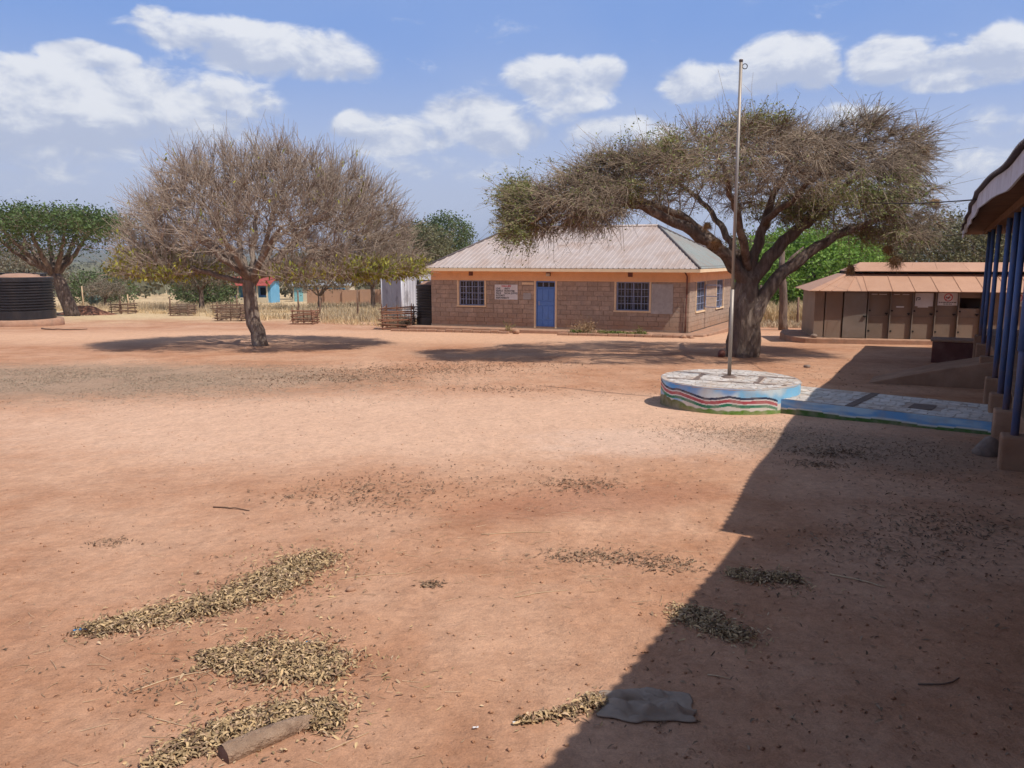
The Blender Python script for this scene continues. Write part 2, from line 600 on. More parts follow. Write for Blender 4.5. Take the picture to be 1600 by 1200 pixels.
MT = {}
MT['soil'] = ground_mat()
MT['glass'] = glass_mat()
MT['block'] = M('grey_stone_block', (.44, .33, .255), (.33, .24, .18), 9, .95, .6, 60, c3=(.50, .36, .27), s3=2.2, orand=.09)
def splash(m, z0, z1, colr):
    """rain-splashed soil staining the foot of a wall"""
    nt = m.node_tree; N, L = nt.nodes, nt.links
    bs = nt.nodes['Principled BSDF']
    src = bs.inputs['Base Color'].links[0].from_socket
    geo = N.new('ShaderNodeNewGeometry'); sp = N.new('ShaderNodeSeparateXYZ'); L.new(geo.outputs['Position'], sp.inputs[0])
    nz = N.new('ShaderNodeTexNoise'); setin(nz, 'Scale', 1.3); setin(nz, 'Detail', 7); L.new(geo.outputs['Position'], nz.inputs['Vector'])
    ad = N.new('ShaderNodeMath'); ad.operation = 'MULTIPLY_ADD'; L.new(nz.outputs['Fac'], ad.inputs[0]); ad.inputs[1].default_value = 1.1; L.new(sp.outputs[2], ad.inputs[2])
    rr = N.new('ShaderNodeMapRange'); setin(rr, 1, z0 + .55); setin(rr, 2, z1 + .55); setin(rr, 3, .75); setin(rr, 4, 0); L.new(ad.outputs[0], rr.inputs[0])
    mx = N.new('ShaderNodeMix'); mx.data_type = 'RGBA'; L.new(rr.outputs[0], mx.inputs[0]); L.new(src, mx.inputs[6]); mx.inputs[7].default_value = (*colr, 1)
    L.new(mx.outputs[2], bs.inputs['Base Color'])


splash(MT['block'], -1.2, -.3, (.36, .20, .12))
MT['mortar'] = M('mortar', (.34, .25, .19), (.26, .19, .145), 12, .95, .4)
MT['band'] = M('orange_plaster', (.82, .49, .27), (.76, .44, .24), 3, .9, .2, 80, c3=(.66, .36, .20), s3=1.1, f3=(.52, .75))
MT['cream'] = M('cream_plaster_trim', (.80, .60, .38), (.72, .52, .33), 4, .85, .2)
MT['bluepaint'] = M('blue_gloss_paint', (.12, .25, .60), (.10, .21, .52), 3, .45, .1, 20, c3=(.13, .22, .42), s3=2.5, f3=(.58, .8))
MT['bluepost'] = M('blue_post_paint', (.085, .155, .35), (.065, .12, .28), 3, .6, .1, 20, c3=(.16, .17, .24), s3=5, f3=(.52, .72), stretch=(1, 1, .35))
MT['bluegrey'] = M('blue_grey_steel', (.33, .37, .52), (.26, .30, .45), 3, .5)
MT['dark'] = M('dark_metal_gap_shade', (.02, .018, .017), (.015, .013, .012), 3, .9)  # near black: bolts and hinges, and painted shade inside the roof gap
MT['curtain'] = M('grey_curtain', (.50, .46, .50), (.34, .30, .34), 1.2, .9, 0, stretch=(14, 14, .3))
MT['sheet'] = M('ribbed_roof_sheet', (.48, .40, .365), (.43, .35, .31), 1.6, .52, .05, 30, c3=(.40, .29, .235), s3=.8, f3=(.45, .75), metal=.1, spec=.4)
MT['sheet2'] = M('green_roof_sheet', (.25, .275, .26), (.28, .285, .27), 1.4, .7, .05, 30, c3=(.28, .23, .20), s3=.9, f3=(.45, .7), metal=0, spec=.2)
MT['white'] = M('white_board', (.72, .70, .69), (.64, .61, .60), 3, .6)
MT['greyboard'] = M('pale_grey_board', (.43, .40, .38), (.35, .32, .30), 5, .8, .1, c3=(.5, .47, .45), s3=2)
MT['black'] = M('black_lettering', (.03, .028, .03), (.03, .028, .03), 3, .7)
MT['red'] = M('red_lettering', (.55, .05, .05), (.5, .04, .05), 3, .7)
MT['conc'] = M('brown_concrete', (.36, .205, .125), (.27, .15, .09), 3, .92, .5, 40, c3=(.42, .255, .165), s3=1.1)
MT['plinth'] = M('soil_stained_concrete', (.43, .25, .165), (.34, .19, .12), 4, .93, .5, 40, c3=(.26, .17, .12), s3=1.7)
MT['redconc'] = M('maroon_painted_concrete', (.17, .065, .05), (.12, .045, .035), 4, .8, .3, 40, c3=(.23, .12, .085), s3=1.4)
MT['tilew'] = M('broken_white_tile', (.66, .61, .56), (.57, .50, .44), 6, .5, .1, irand=.2, c3=(.47, .35, .26), s3=1.8, f3=(.48, .72))
MT['grout'] = M('mosaic_grout', (.50, .40, .33), (.42, .32, .26), 9, .9, .4)
MT['barstrip'] = M('brown_mosaic_strip', (.19, .135, .11), (.15, .105, .085), 9, .8)
MT['steel'] = M('galvanised_pole', (.36, .31, .26), (.29, .24, .20), 6, .5, .1, 30, metal=.35, stretch=(1, 1, .3))
MT['tank'] = M('black_plastic_tank', (.02, .02, .024), (.032, .03, .033), 3, .3, .05, 20, c3=(.06, .045, .038), s3=1.4, f3=(.5, .85), stretch=(1, 1, .5))
MT['dust'] = M('dusty_tank_top', (.42, .25, .17), (.33, .19, .13), 2, .9)
MT['bark'] = M('grey_brown_bark', (.36, .28, .22), (.15, .108, .085), 7, .95, 1.2, 22, c3=(.47, .39, .32), s3=3, f3=(.5, .72), stretch=(1, 1, .25))
MT['acbark'] = M('acacia_bark', (.21, .148, .115), (.075, .052, .04), 8, .95, 1.2, 22, c3=(.35, .28, .225), s3=3.5, f3=(.52, .72), stretch=(1, 1, .22))
MT['twig'] = M('grey_twigs', (.43, .34, .265), (.30, .225, .17), 2.5, .9, irand=.3)
MT['actwig'] = M('brown_grey_twigs', (.37, .285, .20), (.22, .16, .115), 2.0, .9, irand=.38)
MT['leafyg'] = M('yellow_green_leaves', (.44, .38, .06), (.20, .23, .04), 1.3, .6, irand=.4, trans=.3)
MT['acleaf'] = M('acacia_leaflets', (.19, .23, .07), (.29, .27, .105), 1.2, .7, irand=.35, trans=.25)
MT['green'] = M('dark_green_leaves', (.075, .12, .036), (.11, .155, .05), .9, .65, irand=.4, trans=.25)
MT['bgreen'] = M('bright_green_leaves', (.16, .29, .045), (.24, .36, .07), .8, .6, irand=.35, trans=.35)
MT['olive'] = M('olive_leaves', (.13, .13, .065), (.18, .165, .085), .7, .7, irand=.35, trans=.2)
MT['greybush'] = M('grey_dry_scrub', (.19, .165, .115), (.14, .125, .08), .5, .85, irand=.35, trans=.1)
MT['midgreen'] = M('mid_green_leaves', (.085, .125, .045), (.12, .15, .06), .5, .7, irand=.35, trans=.2)
MT['straw'] = M('dry_grass', (.66, .50, .29), (.54, .39, .21), .35, .9, irand=.3, trans=.2)
MT['straw2'] = M('grey_dry_grass', (.52, .41, .27), (.38, .29, .18), .3, .9, irand=.3, trans=.15)
MT['stick'] = M('weathered_sticks', (.225, .14, .095), (.12, .072, .048), 3, .92, .5, 40, orand=.35)
MT['stickr'] = M('reddish_sticks', (.28, .14, .085), (.17, .08, .05), 3, .92, .5, 40, orand=.3)
MT['pod'] = M('dry_curled_leaves', (.48, .335, .18), (.30, .20, .10), 9, .8, irand=.5)
MT['litter'] = M('scattered_dry_leaves', (.28, .18, .11), (.19, .115, .07), 2.5, .85, irand=.5)
MT['litterg'] = M('grey_leaf_litter', (.37, .29, .205), (.25, .19, .13), 2.5, .85, irand=.4)
MT['strawbit'] = M('pale_straw_stems', (.56, .40, .25), (.44, .30, .18), 3, .85, irand=.25)
MT['nest'] = M('straw_nest', (.42, .265, .125), (.30, .18, .08), 6, .95, irand=.3)
MT['latwall'] = M('dusty_brown_metal', (.27, .205, .155), (.21, .158, .12), 1.2, .6, .05, 20, c3=(.25, .165, .115), s3=.8, f3=(.45, .75), metal=.1, orand=.08)
MT['latdoor'] = M('grey_metal_door', (.32, .265, .215), (.25, .205, .165), 1.6, .45, .05, 20, c3=(.33, .30, .27), s3=1.4, f3=(.5, .75), metal=.4)
MT['latroof'] = M('tan_dusty_roof_sheet', (.50, .285, .185), (.445, .245, .155), 1.2, .6, .05, 20, c3=(.40, .215, .135), s3=1.0, f3=(.5, .8), orand=.07)
MT['fascia'] = M('pale_grey_fascia', (.55, .58, .66), (.43, .45, .52), 3, .8, .2, c3=(.20, .17, .16), s3=2.6, f3=(.56, .75), stretch=(1, 1, .6))
MT['oldsheet'] = M('old_corrugated_iron', (.16, .13, .125), (.10, .08, .08), 3, .6, .1, 30, metal=.3)
MT['wood'] = M('brown_roof_timber', (.17, .085, .05), (.11, .055, .033), 4, .85, .2, stretch=(1, 1, 1))
MT['wallp'] = M('brown_painted_wall', (.30, .18, .12), (.24, .14, .095), 2, .9, .2)
MT['wsheet'] = M('whitewashed_iron_sheet', (.62, .62, .64), (.50, .50, .53), 1.2, .55, .05, 20, c3=(.25, .24, .25), s3=1.6, f3=(.54, .66), stretch=(1, 1, .35))
MT['gsheet'] = M('grey_iron_sheet', (.40, .41, .44), (.30, .31, .34), 1.5, .5, .05, 20, c3=(.20, .19, .20), s3=1.6, f3=(.54, .68), stretch=(1, 1, .3), metal=.3)
MT['redroof'] = M('red_roof', (.38, .08, .055), (.32, .06, .045), 1, .6)
MT['ltblue'] = M('light_blue_paint', (.17, .42, .62), (.14, .36, .55), 1, .6)
MT['teal'] = M('teal_paint', (.24, .50, .54), (.2, .44, .48), 1, .6)
MT['creamw'] = M('cream_wall', (.60, .52, .38), (.52, .45, .33), 1, .8)
MT['greyroof'] = M('pale_grey_roof', (.38, .40, .42), (.33, .34, .36), 1, .6)
MT['agave'] = M('blue_grey_agave', (.16, .23, .20), (.12, .18, .16), 2, .6)
MT['mound'] = M('dug_red_earth', (.30, .135, .08), (.22, .095, .055), 3, .95, 1.0, 14, c3=(.40, .20, .125), s3=1.5)
MT['rock'] = M('grey_brown_rock', (.30, .22, .175), (.20, .145, .115), 5, .92, .8, 30)
MT['logc'] = M('dusty_old_log', (.47, .315, .215), (.33, .21, .14), 14, .95, 1.2, 30, c3=(.25, .155, .105), s3=7, f3=(.5, .7))
MT['logend'] = M('log_cut_end', (.27, .165, .12), (.19, .115, .08), 9, .95, .8, 40)
MT['sack'] = M('grey_woven_sack', (.36, .275, .21), (.27, .20, .15), 4, .85, .3, 160)
MT['bluebit'] = M('blue_plastic', (.06, .30, .62), (.05, .26, .55), 4, .4)
MT['wire'] = M('dark_cable', (.035, .035, .04), (.03, .03, .035), 3, .6)
MT['hill'] = M('scrub_hill', (.10, .11, .06), (.145, .13, .08), .012, .95)
MT['farbush'] = M('distant_scrub', (.105, .105, .06), (.155, .14, .09), .06, .9, irand=.35)
MT['weed'] = M('low_green_weeds', (.13, .185, .04), (.20, .20, .06), 2, .7, irand=.35, trans=.2)
MT['dryweed'] = M('dry_shrub_stems', (.40, .27, .15), (.28, .18, .10), 2, .85, irand=.3)
splash(MT['bluepost'], -.02, .5, (.30, .17, .11))
MT['lamp'] = M('lamp_housing', (.62, .58, .52), (.55, .5, .45), 2, .5)

# ================================================================== SETTING
def graded(lim, fine, step, growth=1.13):
    out = list(np.arange(0, fine, step))
    s = step
    while out[-1] < lim:
        s *= growth
        out.append(out[-1] + s)
    return np.array(out)


def build_ground():
    xs = graded(9000, 9, .11)
    xs = np.concatenate([-xs[:0:-1], xs])
    ys = graded(9000, 16, .11)
    yn = graded(3000, 3, .3, 1.25)
    ys = np.concatenate([-yn[:0:-1], ys])
    XX, YY = np.meshgrid(xs, ys)
    ZZ = gz(XX, YY)
    nx, ny = len(xs), len(ys)
    i = np.arange(nx * ny).reshape(ny, nx)
    F = np.stack([i[:-1, :-1], i[:-1, 1:], i[1:, 1:], i[1:, :-1]], -1).reshape(-1, 4)
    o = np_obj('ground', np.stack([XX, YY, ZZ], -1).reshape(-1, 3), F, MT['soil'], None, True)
    tag(o, kind='structure')


build_ground()


def build_hills(name, y0, prof, base=-12):
    """a ridge running across the view; prof: list of (x, height)"""
    xs = np.linspace(prof[0][0], prof[-1][0], 160)
    hs = np.interp(xs, [p[0] for p in prof], [p[1] for p in prof])
    hs = hs * (.85 + .3 * fbm(xs / 420 + y0, xs * 0 + 3, 4))
    ys = np.linspace(-1, 1, 24)
    XX, TT = np.meshgrid(xs, ys)
    env = (1 - np.abs(TT)) ** 1.0
    ZZ = base + env * (hs[None] - base) * (.8 + .4 * fbm(XX / 260, TT * 4 + y0, 4))
    YY = y0 + TT * 900
    i = np.arange(XX.size).reshape(XX.shape)
    F = np.stack([i[:-1, :-1], i[:-1, 1:], i[1:, 1:], i[1:, :-1]], -1).reshape(-1, 4)
    o = np_obj(name, np.stack([XX, YY, ZZ], -1).reshape(-1, 3), F, MT['hill'], None, True)
    tag(o, kind='structure')


build_hills('hills', 4600, [(-6500, 20), (-4200, 40), (-3000, 25), (-2000, 60), (-900, 30), (200, 40), (1200, 60), (1900, 105), (2500, 125), (3200, 80), (4500, 50), (6500, 30)])
build_hills('hills', 2700, [(-4500, 10), (-2600, 12), (-1700, 25), (-1100, 10), (0, 8), (900, 18), (1500, 40), (2300, 22), (3500, 15), (4500, 5)], -14)


# ------------------------------------------------------------------ plants
def unit(v):
    return v / np.maximum(np.linalg.norm(v, axis=-1, keepdims=True), 1e-9)


def perp(d):
    ref = np.where(np.abs(d[:, 2:3]) < .9, np.array([[0, 0, 1.]]), np.array([[1., 0, 0]]))
    u = unit(np.cross(d, ref))
    return u, np.cross(d, u)


def ringmesh(P, Rr, n):
    """P (m,k,3) polylines, Rr (m,k) radii -> verts, quads"""
    m, k, _ = P.shape
    d = unit(P[:, -1] - P[:, 0])
    u, v = perp(d)
    a = np.arange(n) * 2 * np.pi / n
    off = u[:, None, None, :] * np.cos(a)[None, None, :, None] + v[:, None, None, :] * np.sin(a)[None, None, :, None]
    V = P[:, :, None, :] + off * Rr[:, :, None, None]
    idx = np.arange(m * k * n).reshape(m, k, n)
    a0 = idx[:, :-1, :]; a1 = idx[:, 1:, :]
    F = np.stack([a0, np.roll(a0, -1, 2), np.roll(a1, -1, 2), a1], -1).reshape(-1, 4)
    return V.reshape(-1, 3), F


def curves(base, dirs, length, r, bend, segs=3, n=3, taper=.25):
    t = np.linspace(0, 1, segs + 1)
    P = base[:, None] + dirs[:, None] * (length[:, None] * t)[..., None] + bend[:, None] * (length[:, None] * t ** 2)[..., None]
    Rr = r[:, None] * (1 - (1 - taper) * t)[None]
    return ringmesh(P, Rr, n) + (P,)


def leafquads(c, size, asp=.5, axis=None, rg=RG, flat=0.0):
    n = len(c)
    a = unit(rg.normal(size=(n, 3))) if axis is None else axis
    if flat:
        a[:, 2] *= (1 - flat); a = unit(a)
    b = unit(np.cross(a, rg.normal(size=(n, 3))))
    if flat:
        b[:, 2] *= (1 - flat); b = unit(b)
    a = a * size[:, None] * .5; b = b * size[:, None] * .5 * asp
    V = np.stack([c - a, c + b * .9 - a * .1, c + a, c - b * .9 - a * .1], 1).reshape(-1, 3)
    return V, np.arange(4 * n).reshape(n, 4)


def join(lst):
    Vs, Fs, b = [], [], 0
    for V, F in lst:
        Vs.append(V); Fs.append(F + b); b += len(V)
    return np.concatenate(Vs), np.concatenate(Fs)


def resample(pts, step=.3):
    P = np.array(pts, float)
    # catmull-like smoothing through linear + chaikin
    for _ in range(2):
        Q = [P[0]]
        for a, b in zip(P[:-1], P[1:]):
            Q += [a * .75 + b * .25, a * .25 + b * .75]
        Q.append(P[-1])
        P = np.array(Q)
    d = np.concatenate([[0], np.cumsum(np.linalg.norm(np.diff(P, axis=0), axis=1))])
    n = max(2, int(d[-1] / step) + 1)
    s = np.linspace(0, d[-1], n)
    return np.stack([np.interp(s, d, P[:, i]) for i in range(3)], 1), s / d[-1]


def grow(paths, targets, alpha=.35, step=.38, jit=.05, rg=RG, arc=.12):
    P, par, pl, rm = [], [], [], []
    for pts, r0, r1 in paths:
        Q, t = resample(pts)
        Q[1:-1] += rg.normal(size=(len(Q) - 2, 3)) * .03
        if not P:
            prev = -1
            P.append(Q[0]); par.append(-1); pl.append(0.); rm.append(r0); prev = 0
        else:
            A = np.array(P)
            prev = int(np.argmin(np.linalg.norm(A - Q[0], axis=1)))
        for k in range(1, len(Q)):
            P.append(Q[k]); par.append(prev); pl.append(pl[prev] + np.linalg.norm(Q[k] - P[prev])); rm.append(r0 + (r1 - r0) * t[k])
            prev = len(P) - 1
    A = np.zeros((60000, 3)); n = len(P); A[:n] = P
    PL = np.zeros(60000); PL[:n] = pl
    seedn = n
    d0 = np.array([np.min(np.linalg.norm(A[:n] - t, axis=1)) for t in targets])
    for ti in np.argsort(d0):
        t = targets[ti]
        D = np.linalg.norm(A[:n] - t, axis=1)
        j = int(np.argmin(D + alpha * PL[:n]))
        dist = D[j]
        k = max(1, int(round(dist / step)))
        p0 = A[j].copy()
        prev = j
        for q in range(1, k + 1):
            f = q / k
            p = p0 + (t - p0) * f
            p[2] += arc * dist * math.sin(math.pi * f)
            if q < k:
                p += rg.normal(size=3) * jit
            A[n] = p; par.append(prev); rm.append(0.0)
            PL[n] = PL[prev] + np.linalg.norm(p - A[prev])
            prev = n; n += 1
    return A[:n].copy(), np.array(par), np.array(rm), seedn


def radii(par, rm, r0=.006, k=2.4):
    n = len(par)
    acc = np.zeros(n)
    r = np.zeros(n)
    for i in range(n - 1, -1, -1):
        r[i] = max(r0, acc[i] ** (1 / k))
        r[i] = max(r[i], rm[i])
        if par[i] >= 0:
            acc[par[i]] += max(r0, acc[i] ** (1 / k)) ** k
    return r


def skeleton_parts(A, par, r, trunk_mat, twig_mat, root, thick=.05, bark_noise=.12, crown_name='crown', extra=None):
    n = len(A)
    kids = [[] for _ in range(n)]
    for i, p in enumerate(par):
        if p >= 0: kids[p].append(i)
    mb = MB()
    seen = set()
    stack = [0]
    while stack:
        s = stack.pop()
        ch = [s]
        if par[s] >= 0: ch = [par[s], s]
        c = s
        while True:
            ks = [k for k in kids[c] if r[k] >= thick]
            if not ks: break
            ks.sort(key=lambda k: -r[k])
            stack += ks[1:]
            c = ks[0]
            ch.append(c)
        if len(ch) > 1:
            rr = [r[i] for i in ch]
            if par[s] >= 0: rr[0] = rr[1]
            nn = 16 if rr[0] > .25 else (10 if rr[0] > .12 else 7)
            mb.tube([A[i] for i in ch], rr, nn, True, noise=bark_noise if rr[0] > .08 else .04, seed=s)
    mb.build('trunk', trunk_mat, root, True)
    e = np.array([i for i in range(n) if par[i] >= 0 and r[i] < thick])
    parts = []
    if len(e):
        P = np.stack([A[par[e]], A[e]], 1)
        Rr = np.stack([np.minimum(r[par[e]], r[e] * 1.25), r[e]], 1)
        parts.append(ringmesh(P, Rr, 4))
    if extra:
        parts += extra
    V, F = join(parts)
    return np_obj(crown_name, V, F, twig_mat, root, False)


def tip_info(A, par, r, rmax):
    i = np.where((r < rmax) & (par >= 0))[0]
    d = unit(A[i] - A[par[i]])
    return i, A[i], d


# ---- big bare tree on the left
def bare_tree():
    rg = np.random.default_rng(21)
    b = np.array(G3(-9.74, 30.44))
    root = thing('bare_tree', tuple(b), 'big leafless round-crowned tree with yellowing leaves low on its left side', 'tree')
    c = b + np.array([.7, 0, 2.75])
    paths = [([b + (.18, -.05, -.15), b + (.05, 0, .35), b + (-.1, 0, 1.2), b + (-.22, .03, 2.1), b + (-.15, 0, 2.8)], .30, .21)]
    for az, dz, ln, r0 in [(175, .75, 3.4, .19), (120, .8, 3.0, .13), (60, 1.0, 3.2, .15), (10, .8, 3.8, .2), (-40, .9, 3.0, .14), (-100, .9, 3.2, .15), (-150, .7, 3.0, .13), (90, 2.2, 3.0, .13), (-20, 2.4, 3.2, .13), (200, 2.0, 3.1, .12), (20, .28, 3.8, .1), (190, .25, 3.6, .1)]:
        a = R_(az)
        d = np.array([math.cos(a), math.sin(a), dz]); d /= np.linalg.norm(d)
        s = b + (-.15, 0, 2.2 + .5 * rg.random())
        paths.append(([s, s + d * ln * .35 + (.12 * rg.normal(), .12 * rg.normal(), .05), s + d * ln * .7 + (.2 * rg.normal(), .2 * rg.normal(), .12), s + d * ln], r0 * 1.05, .06))
    T = []
    while len(T) < 1500:
        v = unit(rg.normal(size=(1, 3)))[0]
        f = rg.random() ** .38
        f = .35 + .65 * f
        p = c + v * f * np.array([5.35, 4.6, 4.55])
        if v[2] < 0: p[2] = c[2] + v[2] * f * .15 + .45 * (fbm(p[0] * .8, p[1] * .8) - .35)
        hd = math.hypot((p[0] - c[0]) / 5.35, (p[1] - c[1]) / 4.6)
        if v[2] < 0 and hd < .35: continue
        if abs(p[0] - b[0]) < 1.9 and p[2] < c[2] + .75 - .2 * abs(p[0] - b[0]): continue
        if p[2] < c[2] - .2 and rg.random() < .35: continue
        T.append(p)
    A, par, rm, sn = grow(paths, np.array(T), .28, .34, .095, rg, .03)
    r = radii(par, rm, .0095, 2.45)
    i, P, d = tip_info(A, par, r, .03)
    fr = np.linalg.norm((P - c) / np.array([5.35, 4.6, 4.55]), axis=1)
    tw = .05 + sstep(fr, .38, .82)
    tw[(np.abs(P[:, 0] - b[0]) < 1.9) & (P[:, 2] < c[2] + .7)] *= .04
    k = rg.choice(len(i), 17500, p=tw / tw.sum())
    n = len(k)
    rad = unit((P[k] - c) / np.array([5.3, 4.6, 4.6]))
    low = np.clip((c[2] + .6 - P[k][:, 2]) / 1.5, 0, 1)
    dirs = unit(d[k] * .5 + rad * .5 + rg.normal(size=(n, 3)) * .55 + np.array([0, 0, .30]) * (1 - low[:, None]))
    bend = np.array([[0, 0, 1.]]) * (.38 * rg.random((n, 1))) * (1 - .9 * low[:, None]) + rg.normal(size=(n, 3)) * .24
    dirs[:, 2] = np.where(P[k][:, 2] < c[2] + .5, np.maximum(dirs[:, 2], -.12), dirs[:, 2])
    ln = .35 + .65 * rg.random(n)
    V, F, PP = curves(P[k], dirs, ln, .0068 + .005 * rg.random(n), bend, 4, 3, .55)
    # side spurs on the twigs
    kk = rg.integers(0, n, 12000)
    pb = PP[kk, 1 + rg.integers(0, 3, 12000)]
    d2 = unit(dirs[kk] + rg.normal(size=(12000, 3)) * .7 + [0, 0, .25])
    V2, F2, _ = curves(pb, d2, .15 + .3 * rg.random(12000), np.full(12000, .006), d2 * 0 + [0, 0, .15], 2, 3, .6)
    cr = skeleton_parts(A, par, r, MT['bark'], MT['twig'], root, .05, .13, extra=[(V, F), (V2, F2)])
    # leaves: mainly hanging low at the left, some at the low right rim
    ends = PP[:, 3]
    x = ends[:, 0] - b[0]; z = ends[:, 2] - b[2]
    w = np.where((x < -1.2) & (x > -5.4) & (z < 3.6) & (z > 1.2), 1.0, 0) * sstep(fbm(x * .9 + 3, z * 1.6), .35, .5)
    w += np.where((x > 4.2) & (z < 3.3), .9, 0)
    w += np.where(z < 3.1, .28, 0) + .012
    w *= (1 - .5 * (ends[:, 1] > b[1] + 2))
    pick = rg.choice(n, 3400, p=w / w.sum())
    cen = np.repeat(ends[pick], 3, 0) + rg.normal(size=(10200, 3)) * .10
    ax = unit(rg.normal(size=(10200, 3)) * .5 + [0, 0, -1])
    V, F = leafquads(cen,   .11 + .10 * rg.random(10200), .42, ax, rg)
    np_obj('leaves', V, F, MT['leafyg'], cr)


bare_tree()


# ---- umbrella acacia behind the flagpole
AC = np.array(G3(7.47, 25.75))
AZT = ([-.2, 1.1, 2.1, 3.1, 4.2, 5.2, 7.3, 9.3, 11.4, 12.8], [4.15, 4.65, 4.95, 5.25, 5.5, 5.95, 6.25, 6.15, 6.3, 5.9])
AZB = ([-.2, 1.1, 2.1, 3.1, 4.2, 5.2, 7.3, 9.3, 11.4, 12.8], [2.95, 3.1, 3.35, 3.65, 3.95, 4.2, 4.25, 4.0, 3.7, 4.1])


def px(u, v, y):
    """plan helper: metres from the survey of the tree's limbs (x, height) in the plane y"""
    return np.array([(u - 1160) * .0206 + 7.47 + (y - 25.75) * (u - 800) / 1250, y, 2.3 + (402 - v) * .0206])


def acacia():
    rg = np.random.default_rng(5)
    b = AC
    root = thing('umbrella_acacia', tuple(b), 'wide flat-topped thorn tree with dense brown twigs behind the flagpole', 'tree')
    Y = 25.75
    paths = [([b + (-.05, 0, -.15), b + (-.03, 0, .3), px(1155, 510, Y), px(1158, 470, Y), px(1163, 435, Y)], .50, .36),
             ([b + (.28, -.12, -.12), b + (.22, -.1, .4), px(1172, 500, Y - .1), px(1186, 465, Y - .1), px(1212, 430, Y - .1), px(1245, 402, Y - .2), px(1290, 372, Y - .3), px(1345, 350, Y - .6), px(1388, 335, Y - .9)], .30, .07),
             ([px(1160, 445, Y), px(1138, 405, Y - .3), px(1090, 372, Y - .7), px(1040, 348, Y - 1.1), px(985, 325, Y - 1.5), px(925, 312, Y - 1.9), px(870, 325, Y - 2.2), px(825, 355, Y - 2.4)], .23, .045),
             ([px(1160, 440, Y), px(1120, 385, Y + .2), px(1070, 345, Y + .4), px(1010, 320, Y + .6), px(950, 300, Y + .9), px(890, 290, Y + 1.2)], .20, .05),
             ([px(1163, 440, Y), px(1172, 395, Y), px(1182, 350, Y), px(1196, 310, Y - .2), px(1215, 270, Y - .5)], .20, .07),
             ([px(1168, 440, Y), px(1200, 398, Y - .1), px(1232, 362, Y - .3), px(1272, 325, Y - .5), px(1320, 285, Y - .9), px(1365, 262, Y - 1.4)], .24, .06),
             ([px(1160, 430, Y), px(1175, 385, Y + 1.2), px(1195, 330, Y + 2.4), px(1215, 290, Y + 3.5)], .16, .06),
             ([px(1160, 430, Y), px(1130, 370, Y + 1.2), px(1090, 310, Y + 2.4), px(1050, 275, Y + 3.6)], .15, .05),
             ([px(1160, 420, Y), px(1150, 365, Y - 1.2), px(1125, 300, Y - 2.4), px(1110, 270, Y - 3.6)], .15, .05),
             ([px(1230, 362, Y), px(1262, 345, Y + 1.1), px(1300, 305, Y + 2.3), px(1330, 280, Y + 3.3)], .13, .05),
             ([px(1180, 350, Y), px(1215, 330, Y - 1.3), px(1262, 290, Y - 2.5), px(1290, 265, Y - 3.4)], .12, .05),
             ([px(1160, 445, Y), px(1150, 410, Y - .15), px(1143, 392, Y - .25)], .15, .11)]
    T = []
    while len(T) < 2300:
        x = rg.uniform(.0, 12.9)
        # plan outline of the crown
        e = (x - 6.3) / 7.0
        hw = 4.6 * math.sqrt(max(0, 1 - e * e))
        if x < 4: hw = min(hw, 1.3 + .55 * (x + .6))
        v = rg.uniform(-1, 1)
        y = Y + v * hw + (-1.2 if x < 4 else 0) * (4 - x) / 5
        if not -.012 < x / y < .50 - .02 * abs(v): continue
        zt = np.interp(x, *AZT) - 1.0 * v * v
        zb = np.interp(x, *AZB) - .1 * v * v
        f = rg.random()
        f = f if rg.random() < .5 else .55 + .45 * f
        z = zb + (zt - zb) * f + 1.1 * (fbm(x * .7, y * .7) - .5)
        T.append((x, y, z))
    for _ in range(120):       # drooping fringe at the right and low middle
        T.append((rg.uniform(11.2, 12.6), Y + rg.uniform(-2, 1.5), rg.uniform(2.9, 4.4)))
    for _ in range(40):
        T.append((rg.uniform(8.2, 10.5), Y + rg.uniform(-1, 1), rg.uniform(3.2, 4.0)))
    A, par, rm, sn = grow(paths, np.array(T), .26, .36, .06, rg, .05)
    r = radii(par, rm, .0062, 2.55)
    i, P, d = tip_info(A, par, r, .03)
    n = 26000
    cw = .12 + sstep(fbm(P[:, 0] * .75 + 3, P[:, 1] * .6 + P[:, 2] * .9, 3), .36, .60)
    k = rg.choice(len(i), n, p=cw / cw.sum())
    c = np.array([6.5, Y, 2.0])
    rad = unit((P[k] - c) * [1, 1, .6])
    dirs = unit(d[k] * .45 + rad * .5 + rg.normal(size=(n, 3)) * [.75, .75, .36])
    zt = np.interp(P[k][:, 0], *AZT)
    up = np.clip((P[k][:, 2] - zt + .9) / .9, 0, 1)
    bend = np.zeros((n, 3)); bend[:, 2] = -.42 + .58 * up + rg.normal(size=n) * .16
    ln = .28 + .55 * rg.random(n) ** 1.4
    V, F, PP = curves(P[k], dirs, ln, .006 + .0045 * rg.random(n), bend, 3, 3, .5)
    m = 19000
    kk = rg.integers(0, n, m)
    pb = PP[kk, 1 + rg.integers(0, 3, m)]
    d2 = unit(dirs[kk] * .5 + rg.normal(size=(m, 3)) * [.8, .8, .45])
    V2, F2, P2 = curves(pb, d2, .10 + .26 * rg.random(m), np.full(m, .0048), rg.normal(size=(m, 3)) * .15, 2, 3, .6)
    # long loose sprays on the outer rim and top
    tops = np.where((up > .55) | (P[k][:, 0] < 1.0) | (P[k][:, 0] > 12.0))[0]
    q = rg.choice(tops, 1500)
    d3 = unit(rad[q] * [1, 1, .4] + rg.normal(size=(1500, 3)) * [.7, .7, .24] + [0, 0, .2])
    V3, F3, P3 = curves(P[k][q], d3, .5 + 1.0 * rg.random(1500) ** 1.5, np.full(1500, .0078), np.tile([0, 0, -.12], (1500, 1)) + rg.normal(size=(1500, 3)) * .16, 4, 3, .4)
